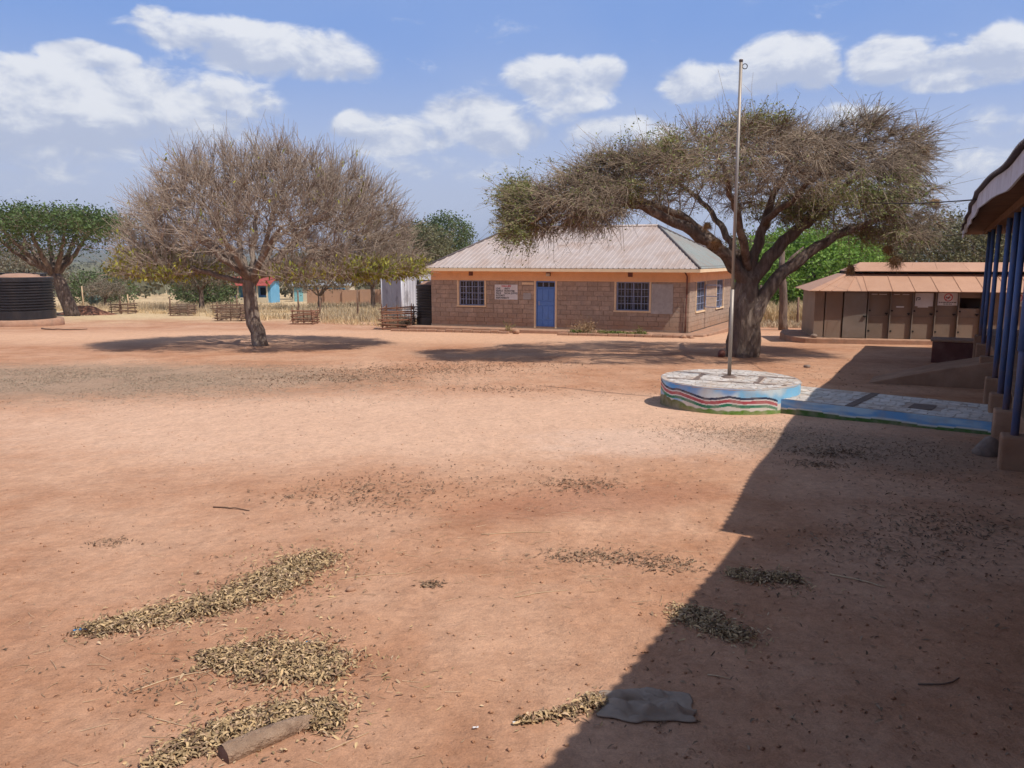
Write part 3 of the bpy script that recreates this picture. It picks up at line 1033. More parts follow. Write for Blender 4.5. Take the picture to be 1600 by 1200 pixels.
    cr = skeleton_parts(A, par, r, MT['acbark'], MT['actwig'], root, .05, .13, extra=[(V, F), (V2, F2), (V3, F3)])
    # sparse green leaflets in patches, fuller at the left end and along the top
    pts = np.concatenate([PP[:, 1], PP[:, 2], PP[:, 3], P2[:, 1], P3[:, 2], P3[:, 3]])
    x, z = pts[:, 0], pts[:, 2]
    w = .05 + .9 * sstep(fbm(x * .55 + 7, z * .9 + 1.3, 3), .50, .66)
    w *= .35 + np.where(x < 3.6, 1.3, 0) + np.where((x > 7.6) & (x < 10.3) & (z < 4.3), 1.6, 0) + np.where(z > np.interp(x, *AZT) - .2, 1.1, 0) + np.where((x > 11) & (z < 4.6), .9, 0)
    nl = 46000
    pk = rg.choice(len(pts), nl, p=w / w.sum())
    cen = pts[pk] + rg.normal(size=(nl, 3)) * [.07, .07, .045]
    V, F = leafquads(cen, .055 + .065 * rg.random(nl), .45, None, rg, .35)
    np_obj('leaflets', V, F, MT['acleaf'], cr)


acacia()


def leafy_tree(name, label, loc, h, th, crown, leafmat, nleaf, leaf, seed, group=None, flat=False, tr=.16, lean=(0, 0), ntar=130, twigs=900, bark='acbark', lumps=1.0, cat='tree', forks=6):
    rg = np.random.default_rng(seed)
    b = np.array(loc, float)
    root = thing(name, tuple(b), label, cat, group)
    rx, ry, rz = crown
    c = b + np.array([lean[0], lean[1], h - rz])
    f0 = b + np.array([lean[0] * .5, lean[1] * .5, th])
    paths = [([b + (0, 0, -.1), b + np.array([lean[0] * .12, 0, th * .4]), f0], tr * 1.25, tr)]
    for q in range(forks):
        a = 2 * math.pi * (q + .4 * rg.random()) / forks
        e = c + np.array([math.cos(a) * rx * .55, math.sin(a) * ry * .55, rz * (.0 + .5 * rg.random())])
        m = f0 * .5 + e * .5 + np.array([0, 0, -.05 * h])
        paths.append(([f0, m, e], tr * .55, tr * .18))
    T = []
    while len(T) < ntar:
        v = unit(rg.normal(size=(1, 3)))[0]
        f = .45 + .55 * rg.random() ** .5
        p = c + v * f * np.array(crown)
        if flat:
            p[2] = c[2] + (v[2] * f) * rz * (.6 if v[2] > 0 else .9)
        if p[2] < b[2] + .25: continue
        T.append(p)
    T = np.array(T)
    A, par, rm, sn = grow(paths, T, .3, .5, .07, rg, .04)
    r = radii(par, rm, .008, 2.4)
    i, P, d = tip_info(A, par, r, .04)
    k = rg.integers(0, len(i), twigs)
    dirs = unit(d[k] + rg.normal(size=(twigs, 3)) * .7)
    V, F, PP = curves(P[k], dirs, .3 + .5 * rg.random(twigs), np.full(twigs, .009), rg.normal(size=(twigs, 3)) * .15, 2, 3, .5)
    cr = skeleton_parts(A, par, r, MT[bark], MT['twig'], root, .05, .1, extra=[(V, F)])
    pts = np.concatenate([PP[:, 1], PP[:, 2], T, T])
    # clumps: leaves gather round tips, denser on some
    cw = rg.random(len(pts)) ** 2 + .15
    if flat:
        cw *= .25 + sstep(pts[:, 2], c[2] - rz * .5, c[2] + .1 * rz)
    pk = rg.choice(len(pts), nleaf, p=cw / cw.sum())
    sp = leaf * 1.9 * lumps
    cen = pts[pk] + np.clip(rg.normal(size=(nleaf, 3)), -1.5, 1.5) * [sp, sp, sp * (.5 if flat else .8)]
    V, F = leafquads(cen, leaf * (.6 + .8 * rg.random(nleaf)), .6, None, rg, .35 if flat else .1)
    np_obj('leaves', V, F, MT[leafmat], cr)
    return root


leafy_tree('acacia_tree', 'dense dark green spreading tree behind the black tank at far left', G3(-32.9, 60.0), 8.6, 3.0, (6.9, 5.0, 2.1), 'green', 22000, .21, 31, flat=True, tr=.42, lean=(-2.1, 0), ntar=420, twigs=3000, forks=8, lumps=1.5)
BG = 'trees beyond the yard'
leafy_tree('thorn_tree', 'small grey thorn tree with forked trunk seen under the bare crown, left', G3(-28.6, 74), 5.6, 1.8, (3.6, 3, 1.7), 'greybush', 6000, .22, 41, BG, tr=.2, twigs=2200)
leafy_tree('green_bush', 'round mid green bush just left of the red-roofed blue house', G3(-36.5, 96), 3.6, .7, (3.6, 3, 2.0), 'midgreen', 7000, .28, 42, BG, tr=.14)
leafy_tree('green_bush', 'low green domed bush beside the agave, far left', G3(-47.0, 92), 3.4, .6, (3.4, 3, 1.7), 'midgreen', 5000, .28, 43, BG, tr=.14)
leafy_tree('thorn_tree', 'grey dry thorn tree in front of the pale blue school building', G3(-18.2, 76), 4.2, 1.3, (3.2, 2.6, 1.3), 'greybush', 5000, .2, 44, BG, tr=.17, flat=True, twigs=2200)
leafy_tree('thorn_tree', 'dark open thorn tree left of the white iron shed', G3(-13.5, 78), 6.8, 2.0, (4.0, 3.2, 2.2), 'greybush', 6000, .2, 45, BG, tr=.2, twigs=2500)
leafy_tree('leafy_tree', 'dull green tree rising behind the white iron shed', G3(-10.4, 88), 8.6, 2.0, (4.6, 4, 3.0), 'olive', 12000, .26, 46, BG, tr=.24)
leafy_tree('leafy_tree', 'green treetop showing over the left end of the grey roof', G3(-8.4, 96), 10.4, 3.0, (4.2, 4, 2.6), 'midgreen', 11000, .26, 47, BG, tr=.26)
leafy_tree('green_tree', 'bright green bushy tree between the thorn tree and the tan-roofed toilets', G3(21.5, 58), 6.0, 1.2, (5.4, 4.5, 3.0), 'bgreen', 30000, .24, 48, BG, tr=.3, ntar=260, lumps=1.2)
leafy_tree('thorn_tree', 'grey leafless thorn tree behind the tan toilet roof', G3(27.5, 66), 7.0, 2.0, (4.2, 3.4, 2.2), 'greybush', 8000, .2, 49, BG, tr=.24, twigs=3500)
leafy_tree('olive_tree', 'broad olive grey-green tree rising behind the toilet block roof, right', G3(36.5, 64), 7.6, 2.0, (8.6, 5, 2.6), 'olive', 26000, .24, 50, BG, tr=.4, ntar=380, twigs=4500, lumps=1.1)
leafy_tree('olive_tree', 'second olive tree seen between the blue verandah posts', G3(47.5, 70), 8.2, 2.0, (7.0, 5, 2.7), 'olive', 18000, .26, 51, BG, tr=.36, ntar=300, twigs=3000)
leafy_tree('thorn_tree', 'tall grey scrub tree on the far left edge behind the tank', G3(-52, 84), 6.6, 1.6, (6.0, 4, 2.4), 'greybush', 10000, .24, 52, BG, tr=.25, twigs=3000)
leafy_tree('thorn_tree', 'low dark forked bush between agave and tree guard', G3(-41.5, 82), 2.7, .8, (1.9, 1.6, .8), 'greybush', 2200, .18, 53, BG, tr=.13, twigs=900)
leafy_tree('thorn_tree', 'grey scrub behind the red-roofed house', G3(-31, 128), 8.0, 2.0, (7.5, 5, 2.8), 'greybush', 9000, .32, 54, BG, tr=.25, twigs=2500)
leafy_tree('thorn_tree', 'grey scrub behind the pale blue building', G3(-17, 132), 8.0, 2.0, (7.5, 5, 2.8), 'greybush', 9000, .32, 55, BG, tr=.25, twigs=2500)
leafy_tree('thorn_tree', 'grey-green scrub behind the bright green tree', G3(31, 96), 8.2, 2.0, (8.0, 5, 2.8), 'olive', 9000, .32, 56, BG, tr=.25, twigs=2500)


def scrub():
    rg = np.random.default_rng(77)
    C, S = [], []
    n = 2600
    y = 120 * np.exp(rg.random(n) * math.log(2300 / 120))
    x = rg.uniform(-1.0, 1.0, n) * y * 1.1
    z = gz(x, y)
    hh = rg.uniform(1.2, 3.4, n) * (1 + y / 1500)
    ww = hh * rg.uniform(.8, 1.8, n)
    m = 34
    u = rg.normal(size=(n, m, 3)); u = u / np.linalg.norm(u, axis=-1, keepdims=True) * (rg.random((n, m, 1)) ** .4)
    P = np.stack([x[:, None] + u[..., 0] * ww[:, None], y[:, None] + u[..., 1] * ww[:, None], z[:, None] + hh[:, None] * (.62 + .5 * u[..., 2])], -1).reshape(-1, 3)
    s = np.repeat(hh * .42, m) * rg.uniform(.6, 1.3, n * m)
    V, F = leafquads(P, s, .75, None, rg)
    o = np_obj('distant_scrub', V, F, MT['farbush'])
    tag(o, 'hazy grey-green scrub covering the plain far behind the school', 'scrub', kind='stuff')


scrub()


def blades(xy, h, w, lean, mat, name, label, cat, rg, group=None):
    n = len(xy)
    z = gz(xy[:, 0], xy[:, 1])
    b = np.stack([xy[:, 0], xy[:, 1], z - .02], 1)
    d = unit(np.stack([rg.normal(size=n) * lean, rg.normal(size=n) * lean, np.ones(n)], 1))
    a = rg.random(n) * 6.28
    s = np.stack([np.cos(a), np.sin(a), 0 * a], 1) * (w * (.6 + .8 * rg.random(n)))[:, None]
    hh = h * (.45 + .8 * rg.random(n))
    mid = b + d * (hh * .55)[:, None]
    tip = b + d * hh[:, None] + np.stack([rg.normal(size=n), rg.normal(size=n), -.3 * np.ones(n)], 1) * (hh * .18)[:, None]
    V = np.stack([b - s, b + s, mid + s * .7, mid - s * .7, tip], 1).reshape(-1, 3)
    i = np.arange(n)[:, None] * 5
    F4 = i + np.array([[0, 1, 2, 3]]); F3 = i + np.array([[3, 2, 4]])
    o = np_obj(name, V, [F4, F3], mat)
    tag(o, label, cat, kind='stuff')
    return o


def grasses():
    rg = np.random.default_rng(8)

    def field(n, x0, x1, y0, y1, thr, sc=.25):
        p = np.stack([rg.uniform(x0, x1, n * 3), y0 + (y1 - y0) * rg.random(n * 3) ** 1.3], 1)
        k = fbm(p[:, 0] * sc, p[:, 1] * sc, 3) > thr
        return p[k][:n]
    p = field(26000, -46, 1, 50, 92, .45)
    # stay off the stick guards' bare side of the yard
    edge = np.interp(p[:, 0], [-46, -31, -25, -18, -12, -6, 1], [73, 66.5, 62.3, 54.5, 49.5, 46, 44])
    p = p[p[:, 1] > edge + 1.5]
    blades(p, .62, .022, .28, MT['straw2'], 'dry_grass', 'grey dry grass standing in the field behind the yard', 'grass', rg)
    p = field(30000, -46, 1, 42.5, 82, .46, .35)
    edge = np.interp(p[:, 0], [-46, -31, -25, -18, -12, -6, 1], [72, 65.5, 61.3, 53.2, 48.6, 43.4, 42.5])
    p = p[p[:, 1] > edge]
    blades(p, .38, .018, .35, MT['straw'], 'straw_grass', 'short pale straw grass fringing the bare yard', 'grass', rg)
    p = field(9000, 14.5, 27, 48, 60, .3)
    blades(p, 1.25, .03, .16, MT['straw'], 'dry_crop', 'tall dry yellow crop stalks behind the thorn tree', 'crop', rg)
    p = field(5000, 12, 26, 43, 49, .42)
    blades(p, .35, .02, .3, MT['straw2'], 'grass_fringe', 'low dry grass between fence posts and bare ground right of the office', 'grass', rg)


grasses()

# ================================================================== OFFICE BUILDING
FD = np.array([.9426, -.3338, 0.]); SD = np.array([.469, .883, 0.]); UP = np.array([0, 0, 1.])
OFL = 12.9
OF0 = np.array([8.06, 36.54, -1.1]) - FD * OFL
FN = np.array([-.3338, -.9426, 0.])       # outward normal of the front
FROT = math.atan2(FD[1], FD[0]); SROT = math.atan2(SD[1], SD[0])


def oT(u, w, z):
    """u along the front, w inwards along the side walls, z absolute"""
    p = OF0 + FD * u + SD * w
    return (p[0], p[1], z)


def wall_core(T, length, z0, z1, openings, th, name, mat, parent):
    mb = MB(T)
    us = sorted({0, length, *[o[0] for o in openings], *[o[1] for o in openings]})
    for a, b in zip(us[:-1], us[1:]):
        zz = [(z0, z1)]
        for o in openings:
            if o[0] <= a and o[1] >= b:
                nz = []
                for s, e in zz:
                    if o[2] > s: nz.append((s, min(e, o[2])))
                    if o[3] < e: nz.append((max(s, o[3]), e))
                zz = nz
        for s, e in zz:
            mb.box((a, .016, s), (b, th, e))
    return mb.build(name, mat, parent)


BLK = {}


def block_mesh(l, h, d=.05):
    k = (round(l, 2), round(h, 3))
    if k not in BLK:
        mb = MB()
        g = .007
        b = .006
        x0, x1, z0, z1 = g, l - g, g, h - g
        # chamfered face block
        mb.add([(x0, d, z0), (x1, d, z0), (x1, d, z1), (x0, d, z1), (x0, b, z0), (x1, b, z0), (x1, b, z1), (x0, b, z1),
                (x0 + b, 0, z0 + b), (x1 - b, 0, z0 + b), (x1 - b, 0, z1 - b), (x0 + b, 0, z1 - b)],
               [(0, 4, 5, 1)[::-1], (1, 5, 6, 2)[::-1], (2, 6, 7, 3)[::-1], (3, 7, 4, 0)[::-1], (4, 8, 9, 5)[::-1], (5, 9, 10, 6)[::-1], (6, 10, 11, 7)[::-1], (7, 11, 8, 4)[::-1], (8, 11, 10, 9)[::-1]])
        me = bpy.data.meshes.new('block')
        me.from_pydata(mb.V, [], mb.F)
        me.materials.append(MT['block'])
        BLK[k] = me
    return BLK[k]


def lay_blocks(O, D, N, rot, length, z0, z1, openings, parent, ch, cl, rg):
    """running bond; O wall origin, D along, N outward"""
    nc = int(round((z1 - z0) / ch))
    ch = (z1 - z0) / nc
    for c in range(nc):
        za, zb = z0 + c * ch, z0 + (c + 1) * ch
        free = [(0, length)]
        for o in openings:
            if o[2] < zb - .04 and o[3] > za + .04:
                nf = []
                for s, e in free:
                    if o[0] > s: nf.append((s, min(e, o[0])))
                    if o[1] < e: nf.append((max(s, o[1]), e))
                free = [f for f in nf if f[1] - f[0] > .03]
        for s, e in free:
            u = s
            first = (cl * .5 if c % 2 else cl) + rg.uniform(-.06, .06)
            while u < e - .02:
                l = first if u == s else cl + rg.uniform(-.05, .07)
                l = round(l, 1) if l > .15 else .2
                if e - (u + l) < .14: l = e - u
                p = O + D * u + N * (.004 + rg.random() * .006)
                piece(block_mesh(l, ch), 'block', (p[0], p[1], za), parent, (0, 0, rot))
                u += l


def window(parent, T, u0, u1, z0, z1, ncol, nrow, bars, curtain=True, paned=True):
    """recessed steel window with burglar bars; parts of a building"""
    w = MB(T)
    f = .045
    for a, b in (((u0, .06, z0), (u0 + f, .12, z1)), ((u1 - f, .06, z0), (u1, .12, z1)), ((u0 + f, .06, z0), (u1 - f, .12, z0 + f)), ((u0 + f, .06, z1 - f), (u1 - f, .12, z1))):
        w.box(a, b)
    for i in range(1, ncol):
        x = u0 + (u1 - u0) * i / ncol
        w.box((x - .018, .07, z0 + f), (x + .018, .11, z1 - f))
    win = w.build('window', MT['bluegrey'], parent)
    cw = (u1 - u0 - 2 * f) / ncol; chh = (z1 - z0 - 2 * f) / nrow
    for i in range(ncol):
        for j in range(nrow):
            a = u0 + f + i * cw + .02; b = z0 + f + j * chh + .006
            MB(T).box((a, .086, b), (a + cw - .04, .092, b + chh - .012)).build('pane', MT['glass'], win)
    bm = MB(T)
    for i in range(bars):
        x = u0 + (u1 - u0) * (i + .5) / bars
        bm.tube([(x, .035, z0 + .01), (x, .035, z1 - .01)], .009, 5)
    for j in range(1, 4):
        z = z0 + (z1 - z0) * j / 4
        bm.box((u0, .022, z - .012), (u1, .028, z + .012))
    bm.build('bars', MT['bluegrey'], win)
    if curtain:
        n = 40
        cm = MB(T)
        vs = []
        for i in range(n + 1):
            x = u0 + (u1 - u0) * (.0 + 1.0 * i / n)
            y = .2 + .03 * math.sin(i * 1.7) + .015 * math.sin(i * .7)
            vs += [(x, y, z0), (x, y, z1)]
        cm.add(vs, [(2 * i, 2 * i + 2, 2 * i + 3, 2 * i + 1) for i in range(n) if not (n * .3 < i < n * .55)])
        cm.build('curtain', MT['curtain'], win)
    return win


def surround(parent, T, u0, u1, z0, z1, sill=True, t=.085, mat='cream'):
    m = MB(T)
    m.box((u0, -.022, z0 if sill else z0), (u0 + t, .06, z1))
    m.box((u1 - t, -.022, z0), (u1, .06, z1))
    if sill:
        m.box((u0 - .02, -.05, z0 - .07), (u1 + .02, .06, z0))
    return m.build('surround', MT[mat], parent)


def rib_slope(T, u_lo, u_hi, fn, n, pitch=.25, rib=.028):
    """ribbed sheet between eave and ridge: fn(u)->((x,y,z) eave, (x,y,z) top)"""
    V, F = [], []
    us, hs = [], []
    u = u_lo
    while u < u_hi:
        for du, h in ((0, 0), (.085, 0), (.11, rib), (.14, rib), (.165, 0)):
            if u + du * pitch / .25 < u_hi:
                us.append(u + du * pitch / .25); hs.append(h)
        u += pitch
    us.append(u_hi); hs.append(0)
    for x, h in zip(us, hs):
        a, b = fn(x)
        V += [(a[0], a[1], a[2] + h), (b[0], b[1], b[2] + h)]
    F = [(2 * i, 2 * i + 2, 2 * i + 3, 2 * i + 1) for i in range(len(us) - 1)]
    return V, F


def office():
    rg = np.random.default_rng(2)
    W = 8.3
    root = thing('office_building', tuple(OF0), 'grey stone block office with orange band, blue door and ribbed hip roof', 'building')
    ops = [(1.44, 2.99, -.07, 1.17), (5.49, 6.64, -1.1, 1.17), (9.44, 11.17, -.16, 1.17)]
    zt = 1.17
    fw = wall_core(oT, OFL, -1.25, zt, ops, .22, 'front_wall', MT['mortar'], root)
    lay_blocks(OF0, FD, FN * 1.0, FROT, OFL, -1.1, zt, ops, fw, .227, .5, rg)
    # side wall on the right
    sT = lambda u, w, z: tuple(np.array(oT(OFL, u, z)) - np.array([SD[1], -SD[0], 0]) * w)
    sops = [(1.1, 2.85, -.22, 1.17), (4.9, 6.55, -.25, 1.17)]
    SN = np.array([SD[1], -SD[0], 0])
    sw = wall_core(sT, W, -1.25, zt, sops, .22, 'side_wall', MT['mortar'], root)
    mb = MB(sT)
    # side blocks joined into one piece (strongly foreshortened)
    for c in range(10):
        za = -1.1 + c * .227
        u = 0.
        first = True
        while u < W - .02:
            l = (.25 if c % 2 and first else .5) + rg.uniform(-.05, .05)
            first = False
            e = min(u + l, W)
            ok = True
            for o in sops:
                if o[2] < za + .18 and o[3] > za + .04:
                    if u < o[1] and e > o[0]:
                        if u < o[0] - .05: e = o[0]
                        else:
                            ok = False; e = max(e, o[1]); e = o[1]
            if ok and e - u > .05:
                mb.box((u + .006, -.006 - rg.random() * .006, za + .006), (e - .006, .03, za + .221))
            u = e
    ob = mb.build('side_blocks', MT['block'], sw)
    ob['kind'] = 'stuff'
    # other two walls
    m = MB(oT); m.box((.0, .22, -1.25), (.22, W - .22, 1.72)); m.build('end_wall', MT['block'], root)
    m = MB(oT); m.box((.0, W - .22, -1.25), (OFL - .22, W, 1.72)); m.build('rear_wall', MT['block'], root)
    # orange ring beam band
    m = MB(oT)
    m.box((0, -.012, zt), (OFL + .012, .22, 1.70))
    b1 = m.build('plaster_band', MT['band'], root)
    m = MB(sT); m.box((.012, -.012, zt), (W, .22, 1.699)); m.build('plaster_band', MT['band'], root)
    # windows
    for (u0, u1, z0, z1), nb in ((ops[0], 9), (ops[2], 10)):
        surround(root, oT, u0 - .0, u1 + .0, z0, z1)
        window(root, oT, u0 + .085, u1 - .085, z0, z1 - .005, 4, 3, nb)
    for (u0, u1, z0, z1) in sops:
        surround(root, sT, u0, u1, z0, z1)
        window(root, sT, u0 + .085, u1 - .085, z0, z1 - .005, 3, 3, 7)
    # open casement between the side windows
    m = MB(sT)
    for a, b in (((2.72, -.75, -.1), (2.76, -.71, 1.0)), ((2.72, -.06, -.1), (2.76, -.02, 1.0)), ((2.72, -.71, -.1), (2.76, -.06, -.06)), ((2.72, -.71, .96), (2.76, -.06, 1.0)), ((2.72, -.71, .42), (2.76, -.06, .46))):
        m.box(a, b)
    m.build('open_casement', MT['bluegrey'], root)
    # door
    u0, u1 = 5.49, 6.64
    surround(root, oT, u0, u1, -1.1, zt, False, .09)
    m = MB(oT)
    a, b = u0 + .09, u1 - .09
    m.box((a, .03, -1.1), (a + .05, .11, 1.16)); m.box((b - .05, .03, -1.1), (b, .11, 1.16)); m.box((a + .05, .03, 1.11), (b - .05, .11, 1.16)); m.box((a + .05, .03, .84), (b - .05, .11, .89))
    m.build('door_frame', MT['bluepaint'], root)
    m = MB(oT)
    m.box((a + .05, .065, -1.08), (b - .05, .10, .84))
    door = m.build('door', MT['bluepaint'], root)
    dw = (b - a - .1)
    for zlo, zhi in ((-1.06, -.72), (-.66, -.02), (.24, .80)):
        for i in range(3):
            xa = a + .05 + dw * i / 3 + .03
            mm = MB(oT); mm.box((xa, .045, zlo), (xa + dw / 3 - .06, .0648, zhi)); mm.build('panel', MT['bluepaint'], door, bevel=.008)
    mm = MB(oT); mm.box((a + .07, .048, .03), (b - .07, .0648, .19)); mm.build('panel', MT['bluepaint'], door, bevel=.008)
    mm = MB(oT); mm.box((a + .12, .02, .0), (a + .18, .044, .2)); mm.build('handle', MT['bluegrey'], door)
    for i in range(3):
        xa = a + .06 + dw * i / 3
        mm = MB(oT); mm.box((xa + .012, .075, .90), (xa + dw / 3 - .025, .08, 1.10)); mm.build('transom_pane', MT['glass'], root)
    mm = MB(oT)
    for i in (1, 2):
        xa = a + .05 + dw * i / 3
        mm.box((xa - .015, .05, .89), (xa + .015, .1, 1.11))
    mm.build('transom_bars', MT['bluegrey'], root)
    # vents
    for x in (2.19, 10.18):
        mm = MB(oT); mm.box((x - .11, -.03, 1.40), (x + .11, -.013, 1.60))
        v = mm.build('vent', MT['redconc'], root)
    # dark damp course at the foot, apron slab and kerb
    mm = MB(oT); mm.box((-.02, -.014, -1.3), (OFL + .02, -.004 + .02, -1.02)); mm.build('damp_course', MT['mortar'], root)
    mm = MB(oT); mm.box((-.9, -.85, -1.5), (OFL + .9, -.015, -1.13)); mm.build('apron_slab', MT['plinth'], root, bevel=.03)
    mm = MB(sT); mm.box((0, -.95, -1.5), (W + .5, -.015, -1.132)); mm.build('apron_slab', MT['plinth'], root, bevel=.03)
    # hip roof
    el, er, ef, eb, ez = -.05, OFL + .6, -.6, W + .6, 1.79
    rl, rr, rw, rz = 2.3, 10.1, 4.15, 3.86

    def front(u):
        t = 1.0
        if u < rl: t = (u - el) / (rl - el)
        if u > rr: t = (er - u) / (er - rr)
        return oT(u, ef, ez), oT(u, ef + (rw - ef) * t, ez + (rz - ez) * t)

    def back(u):
        t = 1.0
        if u < rl: t = (u - el) / (rl - el)
        if u > rr: t = (er - u) / (er - rr)
        return oT(u, eb, ez), oT(u, eb + (rw - eb) * t, ez + (rz - ez) * t)

    def right(w):
        t = (w - ef) / (rw - ef) if w < rw else (eb - w) / (eb - rw)
        return oT(er, w, ez), oT(er + (rr - er) * t, w, ez + (rz - ez) * t)

    def left(w):
        t = (w - ef) / (rw - ef) if w < rw else (eb - w) / (eb - rw)
        return oT(el, w, ez), oT(el + (rl - el) * t, w, ez + (rz - ez) * t)
    for fn, lo, hi, mt, pit in ((front, el, er, 'sheet', .25), (back, el, er, 'sheet', .25), (right, ef, eb, 'sheet2', .25), (left, ef, eb, 'sheet', .25)):
        V, F = rib_slope(None, lo + .001, hi - .001, fn, 0, pit)
        MB().add(V, F).build('roof_slope', MT[mt], root)
    mm = MB()
    mm.tube([oT(rl, rw, rz + .02), oT(rr, rw, rz + .02)], .07, 8)
    mm.build('ridge_cap', MT['sheet'], root, True)
    for a, b in ((oT(el, ef, ez), oT(rl, rw, rz)), (oT(er, ef, ez), oT(rr, rw, rz)), (oT(er, eb, ez), oT(rr, rw, rz))):
        mm = MB(); mm.tube([np.array(a) + (0, 0, .03), np.array(b) + (0, 0, .03)], .055, 8); mm.build('hip_cap', MT['oldsheet'], root, True)
    # fascia with gutter, soffit
    mm = MB(oT)
    mm.box((el, ef - .0, 1.63), (er, ef + .03, 1.775)); mm.build('fascia', MT['cream'], root)
    mm = MB(oT); mm.box((er - .03, ef + .03, 1.63), (er, eb, 1.775)); mm.build('fascia', MT['cream'], root)
    mm = MB(oT); mm.box((el, ef + .03, 1.705), (er - .03, eb, 1.725)); mm.build('soffit', MT['band'], root)
    # downpipe on the corner
    mm = MB(oT)
    mm.tube([(OFL - .12, -.5, 1.7), (OFL - .1, -.09, 1.45), (OFL - .1, -.07, .6), (OFL - .12, -.07, -.4), (OFL - .12, -.07, -1.1)], .035, 8)
    mm.build('downpipe', MT['redconc'], root, True)
    return root


office()


def text_mesh(body, size, mat, parent, O, D, N, u, z, align='LEFT', sx=1.0, bold=.0):
    cu = bpy.data.curves.new('lettering', 'FONT')
    cu.body = body; cu.size = size; cu.align_x = align; cu.offset = bold; cu.extrude = .001
    cu.resolution_u = 2
    t = bpy.data.objects.new('lettering', cu)
    COL.objects.link(t)
    dg = bpy.context.evaluated_depsgraph_get()
    me = bpy.data.meshes.new_from_object(t.evaluated_get(dg))
    bpy.data.objects.remove(t)
    me.materials.clear(); me.materials.append(mat)
    o = bpy.data.objects.new('lettering', me)
    D = np.array(D); N = np.array(N)
    base = np.array(O) + D * u + np.array([0, 0, z]) + N * .004
    link(o, parent, base - ORG[parent.name])
    mtx = Matrix(((D[0], 0, N[0]), (D[1], 0, N[1]), (0, 1, 0)))
    o.rotation_euler = mtx.to_euler()
    o.scale = (sx, 1, 1)
    ORG[o.name] = base
    return o


def office_fittings():
    O = np.array([OF0[0], OF0[1], 0.])
    P = lambda u, w, z: tuple(O + FD * u + FN * w + UP * z)
    # values board
    loc = P(3.46, .012, .25)
    root = thing('values_board', loc, 'white painted board listing school values, between left window and door', 'sign board')
    MB(P).box((3.46, .012, .25), (4.65, .036, .98)).build('board', MT['white'], root)
    O2 = O + FN * .036
    text_mesh('VALUES', .125, MT['red'], root, O2, FD, FN, 4.06, .865, 'CENTER', 1.15, .004)
    for i, t in enumerate(('LOVE', 'RESPECT', 'PEACE', 'INTEGRITY', 'RESPONSIBILITY')):
        text_mesh(t, .118, MT['black'], root, O2, FD, FN, 3.52, .745 - i * .113, 'LEFT', .82, .003)
    for i, t in enumerate(('UNITY', 'PATRIOTISM', 'SOCIAL JUSTICE')):
        text_mesh(t, .118, MT['black'], root, O2, FD, FN, 3.97, .745 - i * .113, 'LEFT', .80, .003)
    single(MB(lambda u, w, z: tuple(np.array(P(u, w, z)) - np.array(P(4.94, .02, .27)))).box((4.94, .012, .27), (5.34, .03, .58)), 'notice_plaque', MT['greyboard'], P(4.94, .02, .27), 'small pale grey plaque just left of the blue door', 'plaque')
    single(MB(lambda u, w, z: tuple(np.array(P(u, w, z)) - np.array(P(4.88, .02, .98)))).box((4.88, .012, .99), (5.47, .04, 1.10)), 'name_strip', MT['cream'], P(4.88, .02, .98), 'narrow cream strip above the small plaque by the door', 'sign')
    b = np.array(P(11.18, .02, -.28))
    single(MB(lambda u, w, z: tuple(np.array(P(u, w, z)) - b)).box((11.18, .012, -.28), (12.17, .03, 1.08)), 'notice_board', MT['greyboard'], tuple(b), 'large blank pale grey board right of the right-hand front window', 'notice board')
    # security light
    loc = np.array(P(6.2, .012, 1.48))
    r = thing('wall_lamp', tuple(loc), 'small floodlight on the orange band above the blue door', 'lamp')
    MB(P).box((6.10, .013, 1.42), (6.32, .06, 1.58)).build('backplate', MT['redconc'], r)
    MB(P).box((6.12, .061, 1.41), (6.30, .14, 1.54)).build('lamp_head', MT['lamp'], r, bevel=.015)


office_fittings()


def rock_mb(size, rg, flat=.7, n=10):
    mb = MB()
    vs, fs = [], []
    m = 7
    ph = rg.random(8) * 6
    for i in range(m + 1):
        th = math.pi * i / m
        for k in range(n):
            a = 2 * math.pi * k / n
            r = size * (1 + math.sin(th) * (.16 * math.sin(2 * a + ph[0] + i) + .12 * math.sin(3 * a + ph[1] - i * .8)) + .06 * math.sin(3 * th + ph[2]))
            vs.append((r * math.sin(th) * math.cos(a), r * math.sin(th) * math.sin(a) * .85, r * math.cos(th) * flat))
    for i in range(m):
        for k in range(n):
            k2 = (k + 1) % n
            fs.append((i * n + k, (i + 1) * n + k, (i + 1) * n + k2, i * n + k2))
    return mb.add(vs, fs)


